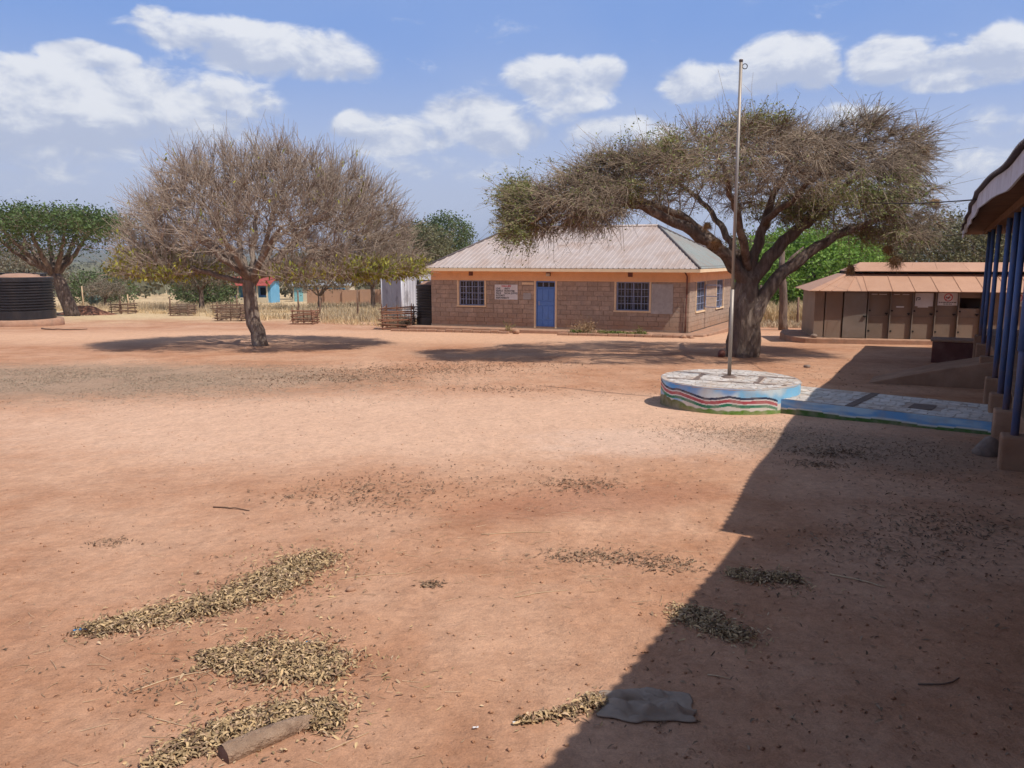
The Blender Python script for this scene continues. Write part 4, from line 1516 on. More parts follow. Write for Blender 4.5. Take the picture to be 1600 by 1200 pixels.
def office_bed():
    rg = np.random.default_rng(4)
    O = np.array([OF0[0], OF0[1], 0.])
    P = lambda u, w, z: tuple(O + FD * u + FN * w + UP * z)
    # kerbs of cut stones, left and right of the door path
    for lab, a, b, w in (('low stone kerb edging the left side of the office path', -1.6, 4.6, 1.35), ('low stone kerb round the planted bed under the right window', 7.2, 12.9, 1.75)):
        loc = P(a, w, -1.2)
        r = thing('stone_kerb', (loc[0], loc[1], float(gz(loc[0], loc[1]))), lab, 'kerb', 'kerbs before the office')
        u = a
        while u < b:
            l = rg.uniform(.35, .55)
            c = P(u + l / 2, w + rg.uniform(-.03, .03), 0)
            g = float(gz(c[0], c[1]))
            mb = MB(P); mb.box((u, w - .09 + rg.uniform(-.02, .02), g - .08), (u + l - .02, w + .09, g + .13 + rg.uniform(-.03, .02)))
            mb.build('kerb_stone', MT['plinth'], r, bevel=.025)
            u += l
    # soil in the bed and weeds
    mb = MB(P); mb.box((7.2, .86, -1.5), (12.6, 1.66, -1.17)); o = mb.build('bed_soil', MT['mound']); tag(o, kind='structure')
    n = 2600
    u = rg.uniform(7.6, 11.2, n); w = rg.uniform(1.0, 1.6, n)
    k = fbm(u * 1.6, w * 2, 2) > .42
    xy = np.array([P(a, b, 0)[:2] for a, b in zip(u[k], w[k])])
    z = np.full(len(xy), -1.16)
    c = np.stack([xy[:, 0], xy[:, 1], z + rg.random(len(xy)) * .14], 1)
    V, F = leafquads(c, .05 + .06 * rg.random(len(c)), .5, None, rg)
    tag(np_obj('ground_cover', V, F, MT['weed']), 'low green weeds in the bed under the right window', 'weeds', kind='stuff')
    # dry shrub in the bed
    for lab, uu, ww, h, nn, leafn in (('dry brown shrub in the bed right of the blue door', 8.35, 1.25, .62, 150, 420), ('small wispy weed growing by the left kerb', 4.55, 1.1, .5, 30, 60), ('little green weed at the right end of the bed', 10.9, 1.2, .35, 50, 160)):
        b = np.array(P(uu, ww, -1.17))
        r = thing('shrub', tuple(b), lab, 'shrub')
        base = b + np.concatenate([rg.normal(size=(nn, 2)) * [.28 if nn > 100 else .08, .12], np.zeros((nn, 1))], 1)
        d = unit(rg.normal(size=(nn, 3)) * [.6, .6, .2] + [0, 0, 1])
        V, F, PP = curves(base, d, h * (.5 + .6 * rg.random(nn)), np.full(nn, .008), rg.normal(size=(nn, 3)) * .2, 3, 3)
        st = np_obj('stems', V, F, MT['dryweed'], r)
        pt = PP[rg.integers(0, nn, leafn), rg.integers(1, 4, leafn)] + rg.normal(size=(leafn, 3)) * .03
        V, F = leafquads(pt, .05 + .05 * rg.random(leafn), .5, None, rg)
        np_obj('leaves', V, F, MT['dryweed'] if nn > 100 else MT['weed'], r)
    for lab, uu, ww, s in (('pale rounded stone at the corner of the left kerb', 5.05, 1.38, .17), ('flat pale stone on the right end of the bed kerb', 11.35, 1.3, .16), ('rough stone at the right corner of the bed kerb', 12.95, 1.85, .16), ('small rubble stone right of the bed corner', 13.3, 1.95, .11)):
        x, y, _ = P(uu, ww, 0)
        single(rock_mb(s, rg), 'stone', MT['plinth'], (x, y, max(float(gz(x, y)), -1.25) + s * .35), lab, 'stone', 'stones before the office', True)


office_bed()

# ================================================================== TOILET BLOCK
LD = np.array([.98, -.2, 0.]); LD /= np.linalg.norm(LD)
LN = np.array([LD[1], -LD[0], 0.])
L0 = np.array([12.07, 31.99, 0.])


def lT(u, w, z):
    """u along the front, w outwards (towards the yard)"""
    p = L0 + LD * u + LN * w
    return (p[0], p[1], z)


def toilet_block():
    rg = np.random.default_rng(6)
    root = thing('toilet_block', lT(0, 0, -.87), 'low brown metal toilet block with tan hipped sheet roof and vent gap', 'building')
    zf, ze = -.87, 1.0
    LEN, DEP = 10.5, 3.2
    # plinth with kerb, rounded left end
    mb = MB()
    pts = []
    for k in range(9):
        a = math.pi / 2 + math.pi * k / 16
        pts.append(lT(-.15 + .55 * math.cos(a) * 1.3, -.05 - 2.6 + .0, 0))
    front = [lT(-.55, .1, 0), lT(-.35, .32, 0), lT(.1, .42, 0), lT(LEN, .42, 0), lT(LEN, -DEP - .3, 0), lT(-.75, -DEP - .3, 0), lT(-1.0, -2.2, 0), lT(-.95, -.9, 0), lT(-.75, -.2, 0)]
    mb.prism(front, -1.5, zf)
    mb.build('plinth', MT['plinth'], root, bevel=.03)
    # left end: side sheets, then front panels
    def panel(nm, u0, u1, w0, w1, z0, z1, mat, t=.03, par=root):
        p = [np.array(lT(u0, w0, z0)), np.array(lT(u1, w1, z0))]
        d = p[1] - p[0]; n = np.array([d[1], -d[0], 0]); n /= np.linalg.norm(n)
        m = MB()
        a, b = p
        m.add([a, b, b - n * t, a - n * t, a + UP * (z1 - z0), b + UP * (z1 - z0), b - n * t + UP * (z1 - z0), a - n * t + UP * (z1 - z0)],
              [(0, 3, 2, 1), (4, 5, 6, 7), (0, 1, 5, 4), (1, 2, 6, 5), (2, 3, 7, 6), (3, 0, 4, 7)])
        return m.build(nm, MT[mat], par)
    panel('side_panel', .02, .0, -DEP, -.05, zf, ze, 'latwall')
    panel('wall_panel', .0, .36, 0, 0, zf, ze - .01, 'latwall')
    panel('wall_panel', .40, 1.04, .012, .012, zf, ze - .01, 'latwall')
    d = panel('door', 1.08, 1.92, .05, .10, zf + .02, ze - .06, 'latdoor')
    m = MB(lT); m.box((1.80, .105, -.02), (1.92, .15, .03)); m.build('bolt', MT['dark'], d)
    us = [1.97 + .813 * i for i in range(0, 11)]
    for i, u in enumerate(us[:-1]):
        open_top = i in (4, 7)
        top = ze - .01 if not open_top else .35
        dd = panel('door', u + .05, u + .80, -.02, -.02, zf + .015, top, 'latwall')
        m = MB(lT)
        m.box((u + .05, -.018, -.02), (u + .80, .0, .02)); m.build('door_rail', MT['latwall'], dd)
        m = MB(lT); m.box((u + .66, -.0195, .10), (u + .76, .022, .14)); m.box((u + .70, -.0195, .06), (u + .72, .03, .099)); m.build('bolt', MT['dark'], dd)
        for zh in (-.6, .2):
            m = MB(lT); m.box((u + .055, -.0195, zh), (u + .13, -.008, zh + .06)); m.build('hinge', MT['dark'], dd)
        if open_top:
            m = MB(lT); m.box((u + .05, -.05, ze - .25), (u + .80, -.03, ze - .01)); m.build('lintel', MT['latwall'], root)
    for u in us:
        m = MB(lT); m.box((u, -.05, zf), (u + .035, .085, ze - .015)); m.build('fin', MT['latdoor'], root)
    m = MB(lT); m.box((.02, -DEP - .03, zf), (LEN, -DEP, ze)); m.build('rear_wall', MT['latwall'], root)
    m = MB(lT); m.box((LEN - .03, -DEP, zf), (LEN, -.05, ze)); m.build('side_panel', MT['latwall'], root)
    m = MB(lT); m.box((1.97, -1.3, zf), (LEN - .05, -1.26, ze)); m.build('inner_wall', MT['latwall'], root)
    # lower skirt roof: panels, hipped on the left
    ov = .36
    e_z, t_z = .985, 1.62
    run = 1.35
    seams = [-.28, .1, .55, 1.12, 1.86] + [1.97 + .813 * i + .0 for i in range(1, 11)]
    topu = lambda u: 1.25 + (u + .28) * (1.95 - 1.25) / (1.86 + .28) if u < 1.86 else u + .06 if u < 3 else u
    for a, b in zip(seams[:-1], seams[1:]):
        dz = rg.uniform(-.006, .006)
        pts = [lT(a, ov, e_z + dz), lT(b - .006, ov, e_z + dz), lT(topu(b) - .006, ov - run, t_z + dz), lT(topu(a), ov - run, t_z + dz)]
        mb = MB(); mb.slab(pts, (0, 0, 1), .02)
        o = mb.build('roof_panel', MT['latroof'], root)
        mb = MB(); mb.tube([np.array(pts[1]) + (0, 0, .026), np.array(pts[2]) + (0, 0, .026)], .018, 5); mb.build('seam', MT['latroof'], o)
    # left hip panels
    ends = [(ov, ov - run), (-.7, -1.05), (-1.7, -1.6), (-2.6, -2.1), (-DEP - .3, -2.5)]
    for (w0, t0), (w1, t1) in zip(ends[:-1], ends[1:]):
        mb = MB(); mb.slab([lT(-.3, w1, e_z - .01), lT(-.3, w0, e_z - .01), lT(1.25, t0, t_z), lT(1.25, t1, t_z)], (0, 0, 1), .02); mb.build('roof_panel', MT['latroof'], root)
    mb = MB(); mb.slab([lT(-.3, -DEP - .3, e_z), lT(1.25, -2.5, t_z), lT(LEN, -2.5, t_z), lT(LEN, -DEP - .3, e_z)], (0, 0, 1), .02); mb.build('roof_panel', MT['latroof'], root)
    # clerestory gap filled by a near-black box as painted shade; cap roof
    m = MB(lT); m.box((1.3, -2.45, 1.40), (LEN - .1, -1.05, 1.74)); m.build('vent_gap_shade', MT['dark'], root)
    cz0, cz1 = 1.74, 2.08
    for a, b in ((1.35, 3.4), (3.4, 5.8), (5.8, 8.2), (8.2, LEN + .2)):
        a2 = 1.95 if a == 1.35 else a
        mb = MB(); mb.slab([lT(a, -.75, cz0), lT(b - .008, -.75, cz0), lT(b - .008, -1.75, cz1), lT(a2, -1.75, cz1)], (0, 0, 1), .02); mb.build('cap_panel', MT['latroof'], root)
    mb = MB(); mb.slab([lT(1.35, -2.7, cz0), lT(1.35, -.75, cz0), lT(1.95, -1.75, cz1)], (0, 0, 1), .02); mb.build('cap_panel', MT['latroof'], root)
    mb = MB(); mb.slab([lT(1.35, -2.7, cz0), lT(1.95, -1.75, cz1), lT(LEN + .2, -1.75, cz1), lT(LEN + .2, -2.7, cz0)], (0, 0, 1), .02); mb.build('cap_panel', MT['latroof'], root)
    return us


TU = toilet_block()


def toilet_signs():
    def poster(lab, u0, u1, z0, z1, cat='poster', w=.0):
        loc = lT(u0, w, z0)
        r = thing('poster', loc, lab, cat)
        MB(lT).box((u0, w, z0), (u1, w + .008, z1)).build('sheet', MT['white'], r)
        return r
    u = TU
    # prohibition poster
    for lab, i, wf in (('white poster with a red crossed-out circle on the fourth toilet door', 3, 1.0), ('second red crossed-out circle poster seen between the verandah posts', 6, 1.0)):
        r = poster(lab, u[i] + .09, u[i] + .80, .46, .94, 'poster')
        cu, cz, R = u[i] + .46, .77, .155
        m = MB(lT)
        n = 40
        vs, fs = [], []
        for k in range(n):
            a = 2 * math.pi * k / n
            for rr in (R, R - .032):
                for w in (.0085, .0105):
                    vs.append((cu + rr * math.cos(a), w, cz + rr * math.sin(a)))
        for k in range(n):
            q = 4 * k; p = 4 * ((k + 1) % n)
            fs += [(q + 1, p + 1, p + 3, q + 3), (q, q + 1, p + 1, p), (q + 3, q + 2, p + 2, p + 3)]
        m.add(vs, fs)
        c, s = math.cos(R_(45)), math.sin(R_(45))
        hw = .013
        m.add([(cu - c * R * .9 - s * hw, .0095, cz - s * R * .9 + c * hw), (cu - c * R * .9 + s * hw, .0095, cz - s * R * .9 - c * hw), (cu + c * R * .9 + s * hw, .0095, cz + s * R * .9 - c * hw), (cu + c * R * .9 - s * hw, .0095, cz + s * R * .9 + c * hw)], [(0, 1, 2, 3)])
        m.build('red_circle', MT['red'], r)
        m = MB(lT)
        m.box((cu - .09, .0086, cz - .018), (cu + .07, .0092, cz + .008)); m.box((cu + .0, .0086, cz - .06), (cu + .03, .0092, cz - .018)); m.box((cu - .10, .0086, cz + .008), (cu - .06, .0092, cz + .03))
        m.build('dark_symbol', MT['black'], r)
        m = MB(lT)
        rg = np.random.default_rng(3)
        for z, x0, x1 in ((.565, .13, .76), (.50, .30, .60)):
            x = u[i] + x0
            while x < u[i] + x1:
                l = rg.uniform(.05, .11)
                m.box((x, .0086, z), (min(x + l, u[i] + x1), .0092, z + .03)); x += l + .018
        m.build('small_print', MT['black'], r)
    r = poster('torn white paper poster with a small dark print on the third toilet door', u[2] + .09, u[2] + .74, .42, .93, 'poster')
    m = MB(lT); m.box((u[2] + .2, .002, .37), (u[2] + .58, .0082, .419)); m.build('torn_corner', MT['white'], r)
    m = MB(lT)
    x, z = u[2] + .13, .64
    for a, b, c, d in ((0, 0, .03, .12), (.03, .09, .15, .12), (.12, .03, .15, .09), (.06, .02, .12, .045)):
        m.box((x + a, .0086, z + b), (x + c, .0092, z + d))
    m.build('dark_print', MT['black'], r)
    poster('small white paper strip on the second toilet door', u[1] + .24, u[1] + .52, .36, .41, 'paper strip')
    for lab, i, a, b in (('left white strip under the eave of the first toilet door', 0, .12, .34), ('right white strip under the eave of the first toilet door', 0, .40, .68), ('left white strip under the eave of the second toilet door', 1, .12, .34), ('right white strip under the eave of the second toilet door', 1, .44, .68)):
        poster(lab, u[i] + a, u[i] + b, .855, .885, 'paper strip')
    rg = np.random.default_rng(9)
    x, y, _ = lT(.0, .18, 0)
    single(rock_mb(.13, rg), 'stone', MT['rock'], (x, y, -.80), 'rounded stone lying on the left corner of the toilet plinth', 'stone', None, True)


toilet_signs()

# ================================================================== VERANDAH BLOCK ON THE RIGHT
VD = np.array([.4786, .878, 0.]); VD /= np.linalg.norm(VD)
VW = np.array([VD[1], -VD[0], 0.])
V0 = np.array([.954, 0, 0.])


def vT(s, w, z):
    p = V0 + VD * s + VW * w
    return (p[0], p[1], z)


def eave(s):
    """eave edge of the far roof: offset w and height"""
    w = np.interp(s, [6.5, 9, 15, 32.4], [-.10, -.28, -.56, -.62]) + .015 * math.sin(s * 1.3)
    z = np.interp(s, [6.5, 12, 20, 32.4], [3.36, 3.33, 3.27, 3.21]) + .012 * math.sin(s * 2.1 + 1)
    return float(w), float(z)


def verandah_roof(root, s0, s1, ev, ridge_w, rise, pitch=.15, amp=.022):
    V = []
    n = int((s1 - s0) / (pitch / 4))
    for i in range(n + 1):
        s = s0 + (s1 - s0) * i / n
        c = amp * math.sin(2 * math.pi * (s - s0) / pitch)
        w, z = ev(s)
        V += [vT(s, w - .07, z + .03 + c), vT(s, ridge_w, z + rise + c), vT(s, 2 * ridge_w - w, z + c)]
    F = []
    for i in range(n):
        a, b = 3 * i, 3 * i + 3
        F += [(a, b, b + 1, a + 1), (a + 1, b + 1, b + 2, a + 2)]
    MB().add(V, F).build('roof_sheet', MT['oldsheet'], root, True)


def verandah():
    rg = np.random.default_rng(12)
    root = thing('verandah_building', vT(9, 0, -.3), 'long classroom block with blue verandah posts and grey fascia on the right', 'building')
    S0, S1 = 6.45, 32.3
    # raised floor
    mb = MB()
    n = 26
    vs, fs = [], []
    mb.prism([vT(S0, .16, 0), vT(S1 - 3.8, .16, 0), vT(S1 - 3.8, 2.3, 0), vT(S0, 2.3, 0)], -1.5, .1)
    mb.build('verandah_floor', MT['conc'], root, bevel=.02)
    mb = MB(); mb.prism([vT(S0, 2.3, 0), vT(S1 - 3.9, 2.3, 0), vT(S1 - 3.9, 7.5, 0), vT(S0, 7.5, 0)], -1.5, 3.1)
    mb.build('wall', MT['wallp'], root)
    for k, s in enumerate((9.5, 13.5, 17.5, 21.5, 25.5)):
        w = MB(vT); w.box((s, 2.24, 1.0), (s + 1.6, 2.295, 2.2)); f = w.build('window', MT['bluepost'], root)
        w = MB(vT); w.box((s + .08, 2.23, 1.08), (s + .77, 2.238, 2.12)); w.build('pane', MT['glass'], f)
        w = MB(vT); w.box((s + .83, 2.23, 1.08), (s + 1.52, 2.238, 2.12)); w.build('pane', MT['glass'], f)
    # posts on pedestals
    ps = [11.15, 13.1, 14.68, 16.67, 20.34, 23.4, 25.9]
    for k, s in enumerate(ps):
        pd = MB(vT)
        h = .1
        pd.box((s - .17, -.15, -1.4), (s + .17, .159, h + .004))
        pd.build('pedestal', MT['conc'], root, bevel=.03)
        p = MB(); r = .046
        p.tube([vT(s, 0, .08), vT(s, 0, 3.0)], r, 12)
        po = p.build('post', MT['bluepost'], root, True)
        if k == 0:
            p = MB(); p.tube([vT(s, 0, 1.16), vT(s, 0, 3.0)], .06, 12); p.build('sleeve', MT['bluepost'], po, True)
    # beam, rafters, soffit boards
    m = MB(vT); m.box((S0 + .02, -.08, 3.0), (S1 - 3.6, .08, 3.12)); m.build('post_beam', MT['wood'], root)
    m = MB()
    s = S0 + .3
    while s < S1:
        w, z = eave(s)
        m.add([vT(s - .03, w + .06, z - .10), vT(s + .03, w + .06, z - .10), vT(s + .03, 2.2, z + .62), vT(s - .03, 2.2, z + .62), vT(s - .03, w + .06, z - .0), vT(s + .03, w + .06, z - .0), vT(s + .03, 2.2, z + .72), vT(s - .03, 2.2, z + .72)],
              [(0, 3, 2, 1), (4, 5, 6, 7), (0, 1, 5, 4), (1, 2, 6, 5), (2, 3, 7, 6), (3, 0, 4, 7)])
        s += 1.2
    m.build('rafters', MT['wood'], root)
    # plank soffit boards (each a board along the verandah)
    for j in range(6):
        a = -.24 + j * .40
        vs = []
        for s in np.linspace(S0 + .05, S1 - .1, 30):
            w, z = eave(s)
            zz = z - .12 + (a + .3) * .02
            vs += [vT(s, a + (w + .32 if j == 0 else 0), zz), vT(s, a + .385, zz)]
        MB().add(vs, [(2 * i, 2 * i + 1, 2 * i + 3, 2 * i + 2) for i in range(29)]).build('soffit_board', MT['wood'], root)
    # fascia boards, slightly uneven
    s = S0
    while s < S1 - .01:
        e = min(s + rg.uniform(2.0, 3.2), S1)
        vs = []
        k = 7
        for q in range(k):
            ss = s + (e - .015 - s) * q / (k - 1)
            w, z = eave(ss)
            lo = z - .235 + .012 * math.sin(ss * .9 + 1) + .02 * (float(fbm(ss * 1.3, 2.0, 3)) - .5)
            vs += [vT(ss, w, lo), vT(ss, w + .025, lo), vT(ss, w + .025, z + .01), vT(ss, w, z + .01)]
        fs = []
        for q in range(k - 1):
            a, b = 4 * q, 4 * q + 4
            for i in range(4):
                fs.append((a + i, a + (i + 1) % 4, b + (i + 1) % 4, b + i))
        fs += [(3, 2, 1, 0), (4 * k - 4, 4 * k - 3, 4 * k - 2, 4 * k - 1)]
        MB().add(vs, fs).build('fascia_board', MT['fascia'], root)
        s = e
    verandah_roof(root, S0 - .02, S1, eave, 3.6, 1.35)
    # heavier rusted capping at the near end of this roof
    m = MB()
    pr = [(-.08, 3.36), (-.10, 3.50), (.02, 3.56), (.6, 3.82), (.6, 3.70), (.02, 3.46)]
    a = [vT(6.55, w, z) for w, z in pr]; b = [vT(7.15, w, z) for w, z in pr]
    m.add(a + b, [tuple(range(6)), tuple(reversed(range(6, 12)))] + [(i, 6 + i, 6 + (i + 1) % 6, (i + 1) % 6) for i in range(6)])
    m.build('end_capping', MT['oldsheet'], root)
    # second block of the same row nearer to the camera (mostly out of view)
    r2 = thing('verandah_building', vT(0, 0, 0), 'nearer classroom block whose eave shades the foreground, at the right edge', 'building')
    mb = MB(); mb.prism([vT(-9, .35, 0), vT(6.3, .35, 0), vT(6.3, 2.3, 0), vT(-9, 2.3, 0)], -1.2, .5); mb.build('verandah_floor', MT['conc'], r2, bevel=.02)
    mb = MB(); mb.prism([vT(-9, 2.3, 0), vT(6.3, 2.3, 0), vT(6.3, 7.5, 0), vT(-9, 7.5, 0)], -1.2, 3.2); mb.build('wall', MT['wallp'], r2)
    ev2 = lambda s: (float(np.interp(s, [2.5, 5.2, 6.9], [.03, .10, .24])), 3.36)
    verandah_roof(r2, -9.3, 6.95, ev2, 3.9, 1.4)
    m = MB(vT); m.box((-9.3, .03, 3.14), (6.4, .055, 3.37)); m.build('fascia_board', MT['fascia'], r2)
    for s in (5.9, 2.9, -.4, -3.6, -6.8):
        p = MB(); p.tube([vT(s, .5, .48), vT(s, .5, 3.3)], .046, 12); p.build('post', MT['bluepost'], r2, True)
    m = MB(vT); m.box((-9.2, .06, 3.16), (6.38, 2.3, 3.18)); m.build('soffit', MT['wood'], r2)


verandah()


def yard_concrete():
    rg = np.random.default_rng(15)
    # maroon block step
    loc = vT(26.4, -.75, -.8)
    r = thing('block_step', loc, 'maroon concrete block step below the far verandah posts', 'step')
    MB(vT).box((26.3, -1.2, -1.2), (27.15, .158, -.17)).build('body', MT['redconc'], r, bevel=.03)
    MB(vT).box((26.25, -1.25, -.169), (27.2, .158, -.10)).build('top_slab', MT['conc'], r, bevel=.02)
    # ramp
    mb = MB()
    g = lambda s, w: float(gz(*vT(s, w, 0)[:2]))
    A = [vT(20.0, -2.4, g(20.0, -2.4) + .005), vT(20.0, .158, g(20, -2.4) - .4), vT(20.0, .158, .02), vT(20.0, -1.0, -.24)]
    B = [vT(21.5, -2.4, g(21.5, -2.4) + .005), vT(21.5, .158, g(21.5, -2.4) - .4), vT(21.5, .158, .02), vT(21.5, -1.0, -.24)]
    o = thing('ramp', A[0], 'sloping brown concrete ramp up to the verandah beyond the mosaic walkway', 'ramp')
    mb.add(A + B, [(3, 2, 1, 0), (4, 5, 6, 7), (0, 4, 7, 3), (3, 7, 6, 2), (1, 2, 6, 5), (0, 1, 5, 4)])
    mb.build('slope', MT['conc'], o, bevel=.02)
    for lab, s, w, sz, fl in (('dark boulder against the verandah base by the nearest blue post', 11.95, -.22, .19, .9), ('dark stone at the verandah end of the mosaic walkway', 15.75, -.48, .19, .8), ('small brown stone beside the far edge of the walkway', 15.6, -2.6, .12, .7)):
        x, y, _ = vT(s, w, 0)
        single(rock_mb(sz, rg, fl), 'boulder', MT['rock'] if sz < .2 else MT['conc'], (x, y, float(gz(x, y)) + sz * .45), lab, 'boulder', None, True)


yard_concrete()

# ================================================================== FLAG PODIUM + WALKWAY
PC = np.array([4.20, 15.27, 0.]); PR = 1.30; PZ = -.01; PB = -.56


def paint_attr(me, cols):
    a = me.color_attributes.new('paint', 'FLOAT_COLOR', 'POINT')
    c = np.concatenate([cols, np.ones((len(cols), 1))], 1).astype(np.float32)
    a.data.foreach_set('color', c.ravel())


SKYB = np.array([.22, .50, .74]); PALE = np.array([.62, .70, .72]); DEEP = np.array([.05, .27, .66]); CLOUD = np.array([.66, .62, .55])
GRN = np.array([.13, .25, .045]); OLV = np.array([.15, .145, .05]); FBLK = np.array([.025, .035, .075]); FRED = np.array([.42, .085, .10]); FGRN = np.array([.03, .20, .11]); FWHT = np.array([.74, .71, .68])


def mural(t, h, flag, seed=0.0):
    """t along the wall (m), h 0..1 up the wall -> linear colours"""
    n1 = fbm(t * 2.3 + seed, h * 1.6 + 3, 3); n2 = fbm(t * 1.1 + 9 + seed, h * .9, 3)
    col = PALE + (SKYB - PALE) * sstep(n1, .35, .62)[:, None]
    d = sstep(n2, .55, .68) * sstep(h, .35, .6)
    col = col + (DEEP - col) * (.75 * d)[:, None]
    # cloud bank above the grass
    cb = .39 + .09 * np.abs(np.sin(t * 7.5 + 2 * fbm(t * 2, t * 0 + 1))) + .05 * (fbm(t * 6, t * 0 + 4) - .5)
    m = 1 - sstep(h, cb - .02, cb + .015)
    col = col + (CLOUD - col) * m[:, None]
    gt = .23 + .07 * (fbm(t * 9 + seed, t * 0 + 7, 4)) + .035 * np.abs(np.sin(t * 16 + seed))
    ol = sstep(-t, .55, 1.25)
    gt = gt + ol * (.12 + .10 * np.abs(np.sin(t * 5.3)))
    m = 1 - sstep(h, gt - .015, gt + .015)
    gc = GRN + (OLV - GRN) * ol[:, None] + (fbm(t * 20, h * 12, 2) - .5)[:, None] * .10
    col = col + (gc - col) * m[:, None]
    col = np.clip(col, .01, 1)
    if flag:
        ft, fh = [-2.2, -1.72, -1.42, -1.22, -.92, -.45, -.18, .05, .3, .62, .84, .95], [.80, .93, .78, .70, .80, .66, .55, .56, .66, .60, .66, .63]
        ft = [-2.05, -1.75, -1.45, -1.20, -1.0, -.72, -.42, -.20, .0, .22, .45, .68, .86, .95]
        fh = [.96, .96, .84, .80, .86, .78, .66, .69, .78, .72, .73, .74, .66, .58]
        # smooth interpolation
        tt = np.linspace(-2.05, .95, 200)
        hh = np.interp(tt, ft, fh)
        ker = np.hanning(17); ker /= ker.sum()
        hh = np.convolve(np.pad(hh, 8, mode='edge'), ker, 'valid')
        tp = np.interp(t, tt, hh)
        on = (t < .93)
        o = 0.
        for th, c in ((.075, FBLK), (.035, FWHT), (.105, FRED), (.035, FWHT), (.095, FGRN)):
            m = on & (h <= tp - o) & (h > tp - o - th)
            col[m] = c * (.9 + .2 * fbm(t[m] * 8, h[m] * 3, 2))[:, None]
            o += th
    return col


def podium():
    rg = np.random.default_rng(19)
    root = thing('flag_podium', (PC[0], PC[1], PB), 'round podium painted with flag stripes and sky, mosaic top, under the flagpole', 'podium')
    phi0 = math.atan2(-PC[1], -PC[0])
    n, k = 420, 56
    ang = phi0 + np.linspace(-math.pi, math.pi, n, endpoint=False)
    hs = np.linspace(0, 1, k)
    AA, HH = np.meshgrid(ang, hs)
    rr = PR + .004 * (fbm(AA * 9, HH * 4, 3) - .5)
    V = np.stack([PC[0] + rr * np.cos(AA), PC[1] + rr * np.sin(AA), PB + (PZ - PB) * HH], -1).reshape(-1, 3)
    i = np.arange(n * k).reshape(k, n)
    F = np.stack([i[:-1], np.roll(i[:-1], -1, 1), np.roll(i[1:], -1, 1), i[1:]], -1).reshape(-1, 4)
    mural_m = attr_mat('mural_paint', 'paint', .75, .35, 50, (.50, .42, .34), .55)
    splash(mural_m, -.66, -.50, (.44, .29, .19))
    o = np_obj('painted_side', V, F, mural_m, root, True)
    t = (AA - phi0) * PR
    paint_attr(o.data, mural(t.ravel(), HH.ravel(), True))
    # top slab
    mb = MB(); mb.lathe([(PR - .004, PZ - .05), (PR + .002, PZ - .012), (PR - .012, PZ), (.02, PZ)], (PC[0], PC[1], 0), 96)
    mb.build('top_screed', MT['grout'], root)
    # strips dividing the mosaic
    ax = math.atan2(-.42, .91)
    c, s = math.cos(ax), math.sin(ax)
    X = lambda a, b, z: (PC[0] + a * c - b * s, PC[1] + a * s + b * c, z)
    strips = [(-1.16, .44, 1.16, .50), (-1.10, -.50, 1.10, -.44), (-.62, -.44, -.52, .44), (.50, -.44, .60, .44)]
    for a0, b0, a1, b1 in strips:
        mb = MB(X); mb.box((a0, b0, PZ + .002), (a1, b1, PZ + .008)); mb.build('dividing_strip', MT['barstrip'], root)
    mosaic(X, lambda a, b: (a * a + b * b < (PR - .05) ** 2) and all(not (q[0] - .03 < a < q[2] + .03 and q[1] - .03 < b < q[3] + .03) for q in strips) and a * a + b * b > .012, -PR, PR, -PR, PR, PZ + .001, root, rg)


def mosaic(T, ok, a0, a1, b0, b1, z, root, rg, mat='tilew', cw=.13, chh=.085):
    na, nb = int((a1 - a0) / cw), int((b1 - b0) / chh)
    ja = rg.uniform(-.42, .42, (na + 1, nb + 1)) * cw; jb = rg.uniform(-.42, .42, (na + 1, nb + 1)) * chh
    mb = MB(T)
    for i in range(na):
        for j in range(nb):
            q = [(a0 + (i + di) * cw + ja[i + di, j + dj], b0 + (j + dj) * chh + jb[i + di, j + dj]) for di, dj in ((0, 0), (1, 0), (1, 1), (0, 1))]
            cx = sum(p[0] for p in q) / 4; cy = sum(p[1] for p in q) / 4
            if not ok(cx, cy) or rg.random() < .04: continue
            sh = rg.uniform(.86, .95)
            q = [(cx + (p[0] - cx) * sh, cy + (p[1] - cy) * sh) for p in q]
            zt = z + .006 + rg.random() * .003
            sub = [q] if rg.random() < .55 else ([q[:3], [q[0], q[2], q[3]]])
            for p in sub:
                mx = sum(v[0] for v in p) / len(p); my = sum(v[1] for v in p) / len(p)
                if len(p) == 3: p = [(mx + (v[0] - mx) * .9, my + (v[1] - my) * .9) for v in p]
                mb.prism(p, z, zt)
    o = mb.build('mosaic_tiles', MT[mat], root)
    o['kind'] = 'stuff'
    return o


podium()

WD = np.array([.782, -.623, 0.]); WD /= np.linalg.norm(WD)
WN = np.array([-WD[1], WD[0], 0.])
W0 = np.array([4.80, 14.16, 0.])
WZ = -.21


